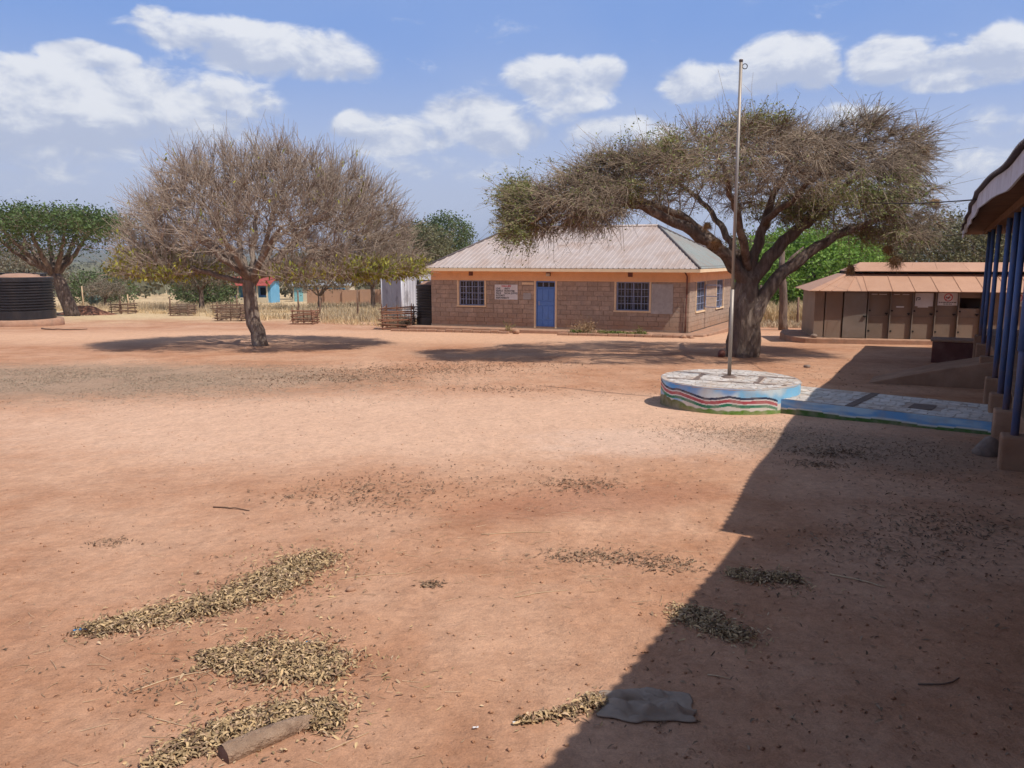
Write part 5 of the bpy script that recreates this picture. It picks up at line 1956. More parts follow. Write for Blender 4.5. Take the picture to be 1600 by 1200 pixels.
def walkway():
    rg = np.random.default_rng(23)
    X = lambda a, b, z: tuple(W0 + WD * a + WN * b + UP * z)
    L, Wd = 3.45, 1.72
    root = thing('mosaic_walkway', X(1.5, .8, -.5), 'low mosaic-topped walkway from the podium to the verandah, blue painted side', 'walkway')
    n, k = 300, 30
    tt = np.linspace(-.3, L, n); hh = np.linspace(0, 1, k)
    TT, HH = np.meshgrid(tt, hh)
    bow = .03 * np.sin(TT * 1.1)
    P = W0 + WD * TT[..., None] + WN * (0 - bow)[..., None]
    zz = -.60 + (WZ + .60) * HH
    V = np.concatenate([P[..., :2], zz[..., None]], -1).reshape(-1, 3)
    i = np.arange(n * k).reshape(k, n)
    F = np.stack([i[:-1, :-1], i[:-1, 1:], i[1:, 1:], i[1:, :-1]], -1).reshape(-1, 4)
    walk_m = attr_mat('walkway_paint', 'paint', .75, .35, 50, (.40, .32, .25), .55)
    splash(walk_m, -.66, -.50, (.40, .26, .17))
    o = np_obj('painted_side', V, F, walk_m, root, True)
    t = TT.ravel(); h = (HH.ravel() - .33) / .67
    n1 = fbm(t * 1.6 + 4, h * 2.5, 3)
    col = np.array([.40, .55, .64]) + (np.array([.16, .36, .60]) - np.array([.40, .55, .64])) * sstep(n1, .4, .62)[:, None]
    col = col + (DEEP - col) * (.5 * sstep(fbm(t * .9 + 20, h * 1.2, 3), .55, .68))[:, None]
    gt = .27 + .12 * np.abs(np.sin(t * 2.6)) + .03 * fbm(t * 6, t * 0, 3)
    m = (h < gt + .10) & (h >= gt)
    col[m] = [.60, .60, .52]
    m = h < gt
    col[m] = np.array([.07, .135, .03]) * (.8 + .5 * fbm(t[m] * 12, h[m] * 8, 2))[:, None]
    paint_attr(o.data, np.clip(col, .01, 1))
    mb = MB(X); mb.box((-.3, .04, -.7), (L, Wd, WZ - .004)); mb.build('body', MT['grout'], root)
    mb = MB(X); mb.box((1.13, .03, WZ - .002), (1.27, Wd - .02, WZ + .006)); mb.build('dividing_strip', MT['barstrip'], root)
    mb = MB(X); mb.box((2.02, .50, WZ - .002), (2.38, .98, WZ + .007)); mb.build('inset_slab', MT['barstrip'], root)
    mosaic(X, lambda a, b: not (1.08 < a < 1.32) and not (1.95 < a < 2.45 and .42 < b < 1.06) and ((a - (PC - W0) @ WD) ** 2 + (b - (PC - W0) @ WN) ** 2 > (PR + .04) ** 2), -.2, L - .02, .03, Wd - .03, WZ - .004, root, rg, cw=.15, chh=.085)


walkway()


def flagpole():
    b = np.array([4.24, 15.45, PZ])
    root = thing('flagpole', tuple(b), 'tall bare steel flagpole standing on the round podium', 'flagpole')
    mb = MB(); mb.lathe([(.16, 0.), (.16, .006), (.10, .03), (.05, .035)], tuple(b), 20); mb.build('base_collar', MT['barstrip'], root, True)
    lean = np.array([-.03, 0, 0])
    mb = MB(); mb.tube([b, b + lean * .3 + (0, 0, 1.7)], .036, 14); mb.build('lower_pipe', MT['steel'], root, True)
    mb = MB(); mb.tube([b + lean * .3 + (0, 0, 1.69), b + lean + (0, 0, 5.86)], .030, 14); mb.build('upper_pipe', MT['steel'], root, True)
    mb = MB(); mb.tube([b + lean + (0, 0, 5.861), b + lean + (0, 0, 5.90)], .036, 14); mb.build('cap', MT['oldsheet'], root, True)
    c = b + lean + (.075, 0, 5.78)
    mb = MB(); mb.tube([c + (.045 * math.cos(a), 0, .045 * math.sin(a)) for a in np.linspace(math.pi * 1.05, -math.pi * .95, 16)], .008, 6); mb.build('halyard_ring', MT['wire'], root, True)


flagpole()

# ================================================================== TANKS, SHED, HOUSES
def water_tank(name, loc, R, h, label, slab, seed):
    root = thing(name, loc, label, 'water tank')
    x, y, z = loc
    prof = [(R * .985, 0), (R, .03), (R, .18 * h)]
    nr = 11
    z0, z1 = .18 * h, .90 * h
    for i in range(nr):
        a = z0 + (z1 - z0) * i / nr; d = (z1 - z0) / nr
        prof += [(R, a + d * .12), (R * 1.0 - .0, a + d * .45), (R * .94, a + d * .58), (R * .94, a + d * .85), (R, a + d * .98)]
    prof += [(R, z1 + .02), (R, .985 * h), (R * .97, h)]
    MB().lathe(prof, loc, 56).build('tank_body', MT['tank'], root, False)
    MB().lathe([(R * .968, h - .001), (R * .62, h + .08), (R * .42, h + .16 * h * .5), (.05, h + .18 * h * .5)], loc, 48).build('tank_lid', MT['dust'], root, True)
    for s in (-1, 1):
        m = MB(); m.box((x + s * R * .80 - .1, y - .16, z + h - .02), (x + s * R * .80 + .1, y + .16, z + h + .2)); m.build('lifting_lug', MT['tank'], root, bevel=.03)
    m = MB(); m.tube([(x - R * .95, y, z + h + .2), (x + R * .95, y, z + h + .2)], .035, 8); m.build('lid_bar', MT['tank'], root, True)
    return root


tx, ty = -28.05, 46.0
tz = float(gz(tx, ty))
mb = MB(); mb.lathe([(2.05, -.2), (2.02, .36), (1.96, .40), (.1, .40)], (0, 0, 0), 40)
sl = single(mb, 'tank_slab', MT['plinth'], (tx, ty, tz), 'round soil-stained concrete slab under the black water tank', 'slab', None, True)
water_tank('water_tank', (tx, ty, tz + .40), 1.66, 2.36, 'large ribbed black plastic water tank at the left edge', True, 1)
ox, oy, _ = oT(-.62, .9, 0)
water_tank('water_tank', (ox, oy, -1.2), .72, 2.1, 'narrow black water tank tucked against the left corner of the office', False, 2)


def shed():
    b = np.array([-8.3, 51.0, float(gz(-8.3, 51.0))])
    root = thing('iron_shed', tuple(b), 'whitewashed corrugated iron shed with dark streaks left of the office', 'shed')

    def wall(p0, p1, z0, z1, mat, pitch=.18):
        p0 = np.array(p0); p1 = np.array(p1)
        L = np.linalg.norm(p1 - p0); d = (p1 - p0) / L; nn = np.array([d[1], -d[0]])
        # upright sheets, each its own piece
        k = max(1, int(L / .75))
        for i in range(k):
            a, e = L * i / k, L * (i + 1) / k - .01
            q = int((e - a) / (pitch / 4)) + 1
            vs = []
            dz = random.uniform(-.08, .08)
            for j in range(q + 1):
                s = a + (e - a) * j / q
                p = p0 + d * s + nn * .02 * math.sin(2 * math.pi * s / pitch)
                vs += [(p[0], p[1], z0), (p[0], p[1], z1 + dz)]
            MB().add(vs, [(2 * j, 2 * j + 2, 2 * j + 3, 2 * j + 1) for j in range(q)]).build('iron_sheet', MT[mat], root, True)
    z0, z1 = b[2] + .1, 1.22
    A, B, C, D = (-8.35, 51.6), (-6.95, 50.6), (-4.2, 51.3), (-5.2, 53.2)
    wall(A, B, z0, z1, 'gsheet'); wall(B, C, z0 + .0, z1 + .05, 'wsheet'); wall(C, D, z0, z1, 'gsheet'); wall(D, A, z0, z1, 'gsheet')
    m = MB(); m.slab([(*A, z1 - .1), (*B, z1 - .1), (*C, z1 - .05), (*D, z1 - .1)], (0, 0, 1), .03); m.build('roof', MT['gsheet'], root)
    for p in (A, B, C):
        m = MB(); m.tube([(p[0], p[1], b[2] - .1), (p[0], p[1], z1 + .12)], .05, 8); m.build('corner_post', MT['wsheet'], root, True)


shed()


def house(name, label, x0, x1, y, dep, wh, rise, wallm, roofm, wins, door=None, veranda=False):
    gx = (x0 + x1) / 2
    g = float(gz(gx, y))
    root = thing(name, (gx, y, g), label, 'house', 'houses beyond the field')
    m = MB(); m.box((x0, y, g - .5), (x1, y + dep, g + wh)); m.build('wall', MT[wallm], root)
    yr = y + dep / 2
    o = .45
    for s in (0, 1):
        ye = y - o if s == 0 else y + dep + o
        m = MB(); m.slab([(x0 - o, ye, g + wh - .12), (x1 + o, ye, g + wh - .12), (x1 + o, yr, g + wh + rise), (x0 - o, yr, g + wh + rise)], (0, 0, 1), .05); m.build('roof_slope', MT[roofm], root)
    for a, b, c, d, fm in wins:
        m = MB(); m.box((a, y - .05, g + c), (b, y - .005, g + d)); f = m.build('window', MT[fm], root)
        m = MB(); m.box((a + .12, y - .07, g + c + .12), (b - .12, y - .052, g + d - .12)); m.build('pane', MT['glass'], f)
    if door:
        a, b, fm = door
        m = MB(); m.box((a, y - .05, g), (b, y - .005, g + 2.0)); m.build('door', MT[fm], root)
    if veranda:
        for x in np.linspace(x0 + .1, x1 - .1, 6):
            m = MB(); m.box((x - .09, y - 1.3, g), (x + .09, y - 1.15, g + wh - .35)); m.build('post', MT['creamw'], root)
        m = MB(); m.slab([(x0 - .4, y - 1.7, g + wh - .5), (x1 + .4, y - 1.7, g + wh - .5), (x1 + .4, y - o, g + wh - .14), (x0 - .4, y - o, g + wh - .14)], (0, 0, 1), .05); m.build('veranda_roof', MT[roofm], root)
        m = MB(); m.box((x0, y - 1.4, g), (x1, y - 1.1, g + .75)); m.build('low_wall', MT['creamw'], root)


house('blue_house', 'small blue house with red roof and cream posts beyond the field', -37.6, -31.2, 104, 4, 2.75, .55, 'ltblue', 'redroof', [(-37.0, -35.4, .9, 2.1, 'creamw'), (-34.4, -33.2, .9, 2.1, 'bluepaint'), (-32.6, -31.6, .9, 2.1, 'bluepaint')], None, True)
house('stone_hut', 'plain brown stone hut at the left end of the red-roofed house', -40.0, -38.3, 101, 3, 2.4, .35, 'block', 'greyroof', [(-39.6, -38.8, .9, 1.8, 'creamw')])
house('school_building', 'long pale building with light blue windows and grey roof behind the field', -30.5, -22.8, 112, 5, 2.35, .55, 'creamw', 'greyroof', [(-28.4, -26.9, .6, 1.9, 'ltblue'), (-26.4, -25.0, .6, 1.9, 'ltblue'), (-24.6, -23.2, .6, 1.9, 'ltblue')], (-30.3, -29.1, 'teal'))

# long stone boundary wall
root = thing('boundary_wall', G3(-20, 98), 'long low brown stone wall beyond the field left of the white shed', 'wall')
x = -25.0
while x < -7.5:
    y = 98.0 - (x + 25) * .12
    g = float(gz(x, y))
    m = MB(); m.box((x, y, g - .4), (x + 2.18, y + .25, g + 1.75 + .05 * math.sin(x))); m.build('wall_bay', MT['block'], root)
    x += 2.2

# ---- stick tree guards
STK = {}
for key in ('stick', 'stickr'):
    mb = MB()
    rg_ = np.random.default_rng(3)
    mb.tube([(t - .5, .02 * math.sin(t * 5), .018 * math.cos(t * 4)) for t in np.linspace(0, 1, 5)], [1, 1.08, .95, .9, .75], 6)
    # radius 1 along local y/z is scaled per stick
    me = bpy.data.meshes.new('stick')
    V = np.array(mb.V)
    cyl = []
    for i, v in enumerate(V):
        cyl.append(v)
    me.from_pydata([tuple(v) for v in V], [], mb.F)
    me.materials.append(MT[key])
    STK[key] = me


def stick(p, q, r, parent, key, nm='stick'):
    p = Vector(p); q = Vector(q)
    d = q - p
    o = piece(STK[key], nm, (p + q) / 2, parent)
    o.rotation_euler = d.to_track_quat('X', 'Z').to_euler()
    o.scale = (d.length, r, r)
    return o


def guard(label, x, y, w, h, key, dense, brush, seed, pole=0):
    rg = np.random.default_rng(seed)
    z = float(gz(x, y))
    root = thing('tree_guard', (x, y, z), label, 'tree guard', 'stick cages round young trees')
    hw = w / 2
    cs = [(-hw, -hw), (hw, -hw), (hw * 1.0, hw), (-hw, hw)]
    for cx, cy in cs + [(0.05 * w, -hw)]:
        stick((x + cx, y + cy, z - .1), (x + cx + rg.normal() * .04, y + cy, z + h * rg.uniform(1.0, 1.15)), .035, root, key, 'stake')
    if pole:
        stick((x + .15, y - hw, z), (x + .1, y - hw, z + pole), .05, root, key, 'stake')
    for k in range(4):
        a, b = cs[k], cs[(k + 1) % 4]
        for j in range(dense):
            zz = z + .08 + (h - .1) * (j + rg.uniform(-.2, .2)) / dense
            ex = .12 * rg.random()
            A = np.array([x + a[0], y + a[1], zz + rg.normal() * .02]); B = np.array([x + b[0], y + b[1], zz + rg.normal() * .04])
            d = (B - A)
            off = np.array([0, -.05 if k == 0 else (.05 if k == 2 else 0), 0]) + np.array([.05 if k == 1 else (-.05 if k == 3 else 0), 0, 0])
            stick(A - d * ex + off, B + d * .14 * rg.random() + off + (0, 0, rg.normal() * .05), rg.uniform(.024, .045), root, key)
    if brush:
        n = brush
        base = np.array([x, y, z]) + rg.uniform(-1, 1, (n, 3)) * [hw * .8, hw * .8, 0] + [0, 0, .2]
        d = unit(rg.normal(size=(n, 3)) * .7 + [0, 0, 1])
        V, F, PP = curves(base, d, h * (.4 + .8 * rg.random(n)), np.full(n, .009), rg.normal(size=(n, 3)) * .2, 3, 3)
        o = np_obj('brushwood', V, F, MT['actwig'], root)
        o['kind'] = 'stuff'


guard('open ladder-like stick cage beside the red earth mound', -31.3, 64.6, 1.3, .95, 'stick', 5, 0, 61, 1.45)
guard('stick cage stuffed with brushwood under the left tree crown', -24.9, 60.6, 1.3, .85, 'stick', 7, 260, 62)
guard('wide dense stick cage just left of the bare tree trunk', -18.05, 51.9, 1.55, 1.1, 'stick', 10, 160, 63)
guard('neat reddish stick cage right of the bare tree trunk', -12.3, 47.6, 1.15, .9, 'stickr', 6, 120, 64)
guard('largest loose stick cage in front of the white iron shed', -5.95, 42.0, 1.45, 1.25, 'stickr', 9, 200, 65)
guard('small broken stick cage behind the brushwood-filled one', -24.0, 66.5, 1.2, .8, 'stick', 4, 0, 66)

# ---- mound of dug earth
def mound():
    n = 46
    x0, y0, L, Wd, H = -33.4, 62.5, 2.6, 1.4, .85
    xs = np.linspace(-1, 1, n); ys = np.linspace(-1, 1, n)
    XX, YY = np.meshgrid(xs, ys)
    d = np.sqrt((XX * 1.0) ** 2 + YY ** 2)
    hgt = H * np.clip(1 - d, 0, 1) ** 1.1 * (1.0 + .25 * XX) * (.7 + .6 * fbm(XX * 4 + 9, YY * 4, 4))
    tail = .14 * np.exp(-(YY / .35) ** 2) * (1 - np.abs(XX)) ** .5
    PX, PY = x0 + XX * L, y0 + YY * Wd
    Z = gz(PX, PY) - .03 + np.maximum(hgt, tail)
    i = np.arange(n * n).reshape(n, n)
    F = np.stack([i[:-1, :-1], i[:-1, 1:], i[1:, 1:], i[1:, :-1]], -1).reshape(-1, 4)
    V = np.stack([PX, PY, Z], -1).reshape(-1, 3)
    c = np.array(G3(x0, y0))
    o = np_obj('earth_mound', V - c, F, MT['mound'], None, True)
    o.location = c
    tag(o, 'mound of dug red earth right of the green tree at left', 'mound')


mound()

# ---- fence posts, agave, dead trunks, poles
rg0 = np.random.default_rng(71)
for k, (x, y, h, lab) in enumerate([
        (-33.0, 69, 1.5, 'pale fence post left of the brushwood cage'), (-29.0, 68, 1.3, 'thin grey fence post behind the mound'), (-22.6, 66, 1.5, 'fence post left of the dense stick cage'),
        (-16.5, 62, 1.9, 'tall fence post right of the bare trunk'), (-13.9, 58, 1.5, 'fence post left of the reddish cage'), (-10.6, 55, 2.0, 'reddish upright post above the reddish cage'),
        (-8.9, 58, 1.7, 'stout fence post between cage and white shed'), (-44, 76, 2.6, 'white bare pole standing in the far left scrub'), (-39.5, 74, 2.2, 'pale dead pole right of the agave'),
        (16.6, 46.5, 1.6, 'thin fence post behind the thorn tree trunk'), (19.0, 48, 1.6, 'stubby fence post by the toilet block corner')]):
    z = float(gz(x, y))
    r = thing('fence_post', (x, y, z), lab, 'fence post', 'wooden posts round the field')
    m = MB(); t = rg0.normal() * .05
    m.tube([(x, y, z - .1), (x + t, y, z + h * .5), (x + t * 1.4, y, z + h)], [.075, .065, .055], 7); m.build('shaft', MT['strawbit'] if 'white' in lab or 'pale' in lab else MT['stick'], r, True)
for x, y, h, lab in [(-27.5, 140, 9, 'left pale utility pole on the hazy plain'), (-25.4, 150, 10, 'middle pale utility pole on the hazy plain'), (-21.0, 150, 10, 'right pale utility pole on the hazy plain')]:
    x = x * 2.45
    z = float(gz(x, y))
    m = MB(); m.tube([(0, 0, -.2), (0, 0, h)], [.14, .09], 8); m.box((-.6, -.06, h - .9), (.6, .06, h - .78))
    single(m, 'utility_pole', MT['greyboard'], (x, y, z), lab, 'utility pole', 'poles on the plain', True)


def agave(x, y, s):
    rg = np.random.default_rng(33)
    b = np.array(G3(x, y))
    root = thing('agave', tuple(b), 'large blue-grey agave with spiky leaves in the far left field', 'agave')
    for k in range(26):
        a = rg.random() * 6.28; e = rg.uniform(.5, 1.45)
        d = np.array([math.cos(a) * math.cos(e), math.sin(a) * math.cos(e), math.sin(e)])
        sd = np.array([-math.sin(a), math.cos(a), 0])
        L = s * rg.uniform(.75, 1.1)
        vs = []
        for t in np.linspace(0, 1, 6):
            p = b + d * L * t + np.array([0, 0, .12 * L * (t - t * t * 1.3)])
            wv = .09 * s * (1 - t) ** .7 * (.6 + 1.2 * t * (1 - t))
            vs += [p - sd * wv, p + np.array([0, 0, -.02 * s]) * (1 - t), p + sd * wv]
        fs = []
        for i in range(5):
            q = 3 * i
            fs += [(q, q + 3, q + 4, q + 1), (q + 1, q + 4, q + 5, q + 2)]
        MB().add(vs, fs).build('leaf', MT['agave'], root, True)


agave(-43.2, 83, 1.9)


def dead_trunks():
    x, y = 13.9, 41.0
    b = np.array(G3(x, y))
    r = thing('dead_trunk', tuple(b), 'bare upright dark trunk standing between thorn tree and toilet block', 'tree trunk')
    m = MB(); m.tube([b + (.05, 0, -.1), b + (0, 0, .4), b + (-.02, 0, 1.4), b + (-.1, 0, 2.3), b + (-.22, 0, 3.1), b + (-.18, .1, 4.0)], [.25, .2, .2, .19, .16, .12], 10, noise=.1, seed=4)
    m.build('trunk', MT['acbark'], r, True)
    m = MB(); m.tube([b + (-.2, 0, 3.0), b + (.3, .1, 3.7), b + (.9, .2, 4.2)], [.1, .08, .04], 8); m.build('branch', MT['acbark'], r, True)
    m = MB(); m.tube([b + (.05, -.05, .05), b + (.25, -.12, .02)], [.12, .05], 8); m.build('root', MT['acbark'], r, True)
    b = np.array(G3(13.6, 45.5))
    r = thing('crooked_tree', tuple(b), 'small crooked leafless dark tree behind the thorn tree trunk', 'tree')
    m = MB(); m.tube([b + (.1, 0, -.1), b + (.15, 0, .7), b + (0, 0, 1.3), b + (-.35, 0, 1.75)], [.2, .16, .15, .1], 8, noise=.1); m.build('trunk', MT['acbark'], r, True)
    for k, P in enumerate(([(-.1, 0, 1.5), (.5, 0, 1.7), (1.0, .1, 2.4)], [(0, 0, 1.4), (.6, -.1, 1.65), (1.1, -.1, 1.7)], [(-.3, 0, 1.7), (-.7, 0, 2.2), (-.6, 0, 2.8)], [(.5, 0, 1.7), (.45, 0, 2.3)])):
        m = MB(); m.tube([b + p for p in P], [.1, .075, .045][:len(P)], 7); m.build('branch', MT['acbark'], r, True)
    rg = np.random.default_rng(5)
    x, y = 12.3, 43.0
    single(rock_mb(.5, rg, 1.1), 'earth_heap', MT['acbark'], G3(x, y, .3), 'dark heap beside the foot of the thorn tree trunk', 'heap', None, True)
    x, y = 17.6, 44.0
    single(rock_mb(.62, rg, .7), 'earth_heap', MT['acbark'], G3(x, y, .25), 'dark heap against the left wall of the toilet block', 'heap', None, True)
    b = np.array(G3(6.75, 25.6))
    single(rock_mb(.13, rg, 1.1), 'stone', MT['redconc'], (b[0], b[1], b[2] + .1), 'small red stone at the left foot of the thorn tree', 'stone', None, True)


dead_trunks()


def nests():
    rg = np.random.default_rng(91)
    spots = [(12.55, 25.2, 5.55, .17, 'highest straw weaver nest, near the right tip of the thorn tree'), (12.9, 25.0, 3.95, .19, 'straw weaver nest hanging at the right edge of the thorn tree'),
             (11.6, 25.0, 2.55, .18, 'straw weaver nest hanging low in the right fringe of the tree'), (11.65, 24.6, 2.2, .25, 'largest pale straw nest hanging in front of the toilet roof'),
             (10.55, 25.2, 1.95, .17, 'straw nest hanging lowest, left of the toilet roof'), (6.2, 24.6, 2.75, .18, 'straw nest under the left limb of the thorn tree'), (5.85, 24.4, 3.25, .14, 'small dark nest above the office roof corner')]
    for x, y, z, s, lab in spots:
        root = thing('weaver_nest', (x, y, z), lab, 'bird nest', 'weaver nests in the thorn tree')
        mb = rock_mb(s * .72, rg, .7)
        mb.V = [(v[0] + x, v[1] + y, v[2] + z) for v in mb.V]
        mb.build('nest_body', MT['nest'], root, True)
        n = 260
        v = unit(rg.normal(size=(n, 3)))
        base = np.array([x, y, z]) + v * s * .6
        d = unit(v * .5 + rg.normal(size=(n, 3)) * .6 + [0, 0, -.45])
        V, F, _ = curves(base, d, s * (.4 + .6 * rg.random(n)), np.full(n, .006), rg.normal(size=(n, 3)) * .3 + [0, 0, -.25], 2, 3)
        o = np_obj('straw', V, F, MT['nest'], root)
        # twig it hangs from
        m = MB(); m.tube([(x + .1 * rg.normal(), y, z + s * .5), (x + .1 * rg.normal(), y + .05, z + s + .35), (x + .25 * rg.normal(), y + .2, z + s + 1.0)], [.008, .01, .012], 4); m.build('twig', MT['actwig'], root)


nests()


def cable(lab, a, b, sag, r=.012):
    a = np.array(a, float); b = np.array(b, float)
    t = np.linspace(0, 1, 28)
    P = a + (b - a) * t[:, None]
    P[:, 2] -= sag * 4 * t * (1 - t)
    c = P[14].copy()
    m = MB(); m.tube(P - c, r, 5)
    single(m, 'cable', MT['wire'], tuple(c), lab, 'cable', 'overhead wires', True)


w, z = eave(31.8)
e1 = vT(31.8, w, z - .1)
cable('dark cable sagging from the end of the verandah eave into the thorn tree', e1, (9.6, 26.0, 3.6), .30)
w, z = eave(16.0)
e2 = vT(16.0, w, z)
cable('dark cable rising to the thorn tree from midway along the eave', e2, (10.2, 25.6, 4.1), .1)
w, z = eave(30.5)
cable('thin upper wire leaving the verandah end above the olive tree', vT(30.5, w, z + .1), (13.5, 46, 3.2), .25, .009)
cable('thin pale wire crossing behind the thorn tree trunk to the office', (15.6, 29.3, 2.6), oT(13.4, -.5, 1.9), .12, .007)

# ================================================================== LITTER ON THE YARD
def leafstrips(c, yaw, L, W, curl, tilt, roll):
    """curled dry leaves / pods: 3-segment bent strips"""
    n = len(c)
    t = np.array([-.5, -.17, .17, .5])
    wd = np.array([.25, 1., .95, .15])
    ca, sa = np.cos(yaw), np.sin(yaw)
    ax = np.stack([ca * np.cos(tilt), sa * np.cos(tilt), np.sin(tilt)], 1)
    sd = np.stack([-sa * np.cos(roll), ca * np.cos(roll), np.sin(roll)], 1)
    up = np.cross(ax, sd)
    P = c[:, None] + ax[:, None] * (L[:, None] * t)[..., None] + up[:, None] * (curl[:, None] * L[:, None] * (.25 - t ** 2))[..., None]
    S = sd[:, None] * (W[:, None] * wd * .5)[..., None]
    cup = up[:, None] * (W[:, None] * wd * .22)[..., None]
    V = np.stack([P - S + cup, P, P + S + cup], 2).reshape(-1, 3)
    b = (np.arange(n) * 12)[:, None, None]
    f = []
    for i in range(3):
        for j in range(2):
            q = i * 3 + j
            f.append([q, q + 1, q + 4, q + 3])
    F = (b + np.array(f)[None]).reshape(-1, 4)
    return V, F


def strewn(xy, rg, z, L0=.045, dens_tilt=.25):
    n = len(xy)
    c = np.stack([xy[:, 0], xy[:, 1], z], 1)
    return leafstrips(c, rg.random(n) * 6.28, L0 * (.35 + 1.1 * rg.random(n) ** 1.4), L0 * rg.uniform(.17, .36, n), rg.uniform(-.3, 1.3, n), rg.normal(size=n) * dens_tilt, rg.normal(size=n) * dens_tilt * 1.3)


def inpoly(pts, poly):
    x, y = pts[:, 0], pts[:, 1]
    r = np.zeros(len(pts), bool)
    j = len(poly) - 1
    for i in range(len(poly)):
        xi, yi = poly[i]; xj, yj = poly[j]
        c = ((yi > y) != (yj > y)) & (x < (xj - xi) * (y - yi) / (yj - yi + 1e-12) + xi)
        r ^= c
        j = i
    return r


def pile(label, spine, n, hmax, seed, L0=.044):
    """heap of leaves along a spine of (x, y, halfwidth)"""
    rg = np.random.default_rng(seed)
    S = np.array(spine)
    P = []
    n = int(n * 1.5); N = n * 8
    k = rg.integers(0, len(S) - 1, N); f = rg.random(N)
    ctr = S[k, :2] * (1 - f)[:, None] + S[k + 1, :2] * f[:, None]
    hw = S[k, 2] * (1 - f) + S[k + 1, 2] * f
    d = rg.normal(size=(N, 2)) * .52
    hw = hw * (.6 + .8 * fbm(ctr[:, 0] * 5 + seed, ctr[:, 1] * 5, 2))
    xy = ctr + d * hw[:, None]
    e = np.linalg.norm(d, axis=1) + .9 * (fbm(xy[:, 0] * 7 + seed, xy[:, 1] * 9, 3) - .5)
    w = np.clip(1.12 - e, 0, 1)
    keep = np.where(rg.random(N) < np.clip(w * 2.2, 0.0, 1) ** 1.3 + .012 * (e < 2.0))[0][:n]
    xy, w = xy[keep], w[keep]
    # loose fringe blown off the heap
    nf = n // 5
    k = rg.integers(0, len(S) - 1, nf); f = rg.random(nf)
    fr = S[k, :2] * (1 - f)[:, None] + S[k + 1, :2] * f[:, None] + rg.normal(size=(nf, 2)) * (S[k, 2] * .95)[:, None]
    xy = np.concatenate([xy, fr]); w = np.concatenate([w, np.zeros(nf)])
    z = gz(xy[:, 0], xy[:, 1]) + .006 + rg.random(len(xy)) * hmax * np.clip(w * 1.6, .04, 1)
    V, F = strewn(xy, rg, z, L0, .42)
    c = np.array([S[:, 0].mean(), S[:, 1].mean(), float(gz(S[:, 0].mean(), S[:, 1].mean()))])
    o = np_obj('leaf_heap', V - c, F, [MT['pod'], MT['litter'], MT['strawbit']])
    mi = rg.choice([0, 0, 0, 0, 0, 1, 1, 2], len(xy))
    o.data.polygons.foreach_set('material_index', np.repeat(mi, 6).astype(np.int32))
    o.location = c
    tag(o, label, 'leaf heap', 'swept heaps of dry leaves')
    # low earth and crumbled leaf under the heap keeps it closed
    return o


pile('longest swept heap of dry leaves running diagonally at the left', [(-2.82, 5.02, .13), (-2.48, 5.26, .20), (-2.15, 5.44, .22), (-1.92, 5.72, .34), (-1.80, 6.08, .34), (-1.62, 6.45, .22)], 5200, .034, 201)
pile('second swept leaf heap, nearer, below the long one', [(-1.90, 4.66, .07), (-1.66, 4.58, .20), (-1.46, 4.64, .34), (-1.28, 4.58, .30), (-1.08, 4.40, .14)], 3000, .034, 202)
pile('nearest leaf heap lying behind and around the old log', [(-1.70, 3.48, .10), (-1.56, 3.70, .17), (-1.40, 3.86, .18), (-1.22, 3.98, .14), (-1.04, 3.98, .14), (-.98, 3.88, .12)], 2400, .034, 203)
pile('narrow line of leaves leading to the grey sack', [(.02, 3.88, .03), (.22, 3.95, .05), (.38, 4.03, .07), (.48, 4.12, .09)], 520, .03, 204)
pile('dark leaf heap inside the shade edge, middle', [(1.78, 6.06, .10), (2.0, 6.03, .16), (2.22, 5.98, .10)], 1100, .035, 205)
pile('grey leaf heap in the shade just right of the shadow edge', [(1.22, 5.36, .14), (1.34, 5.16, .20), (1.52, 4.92, .16)], 900, .03, 206)


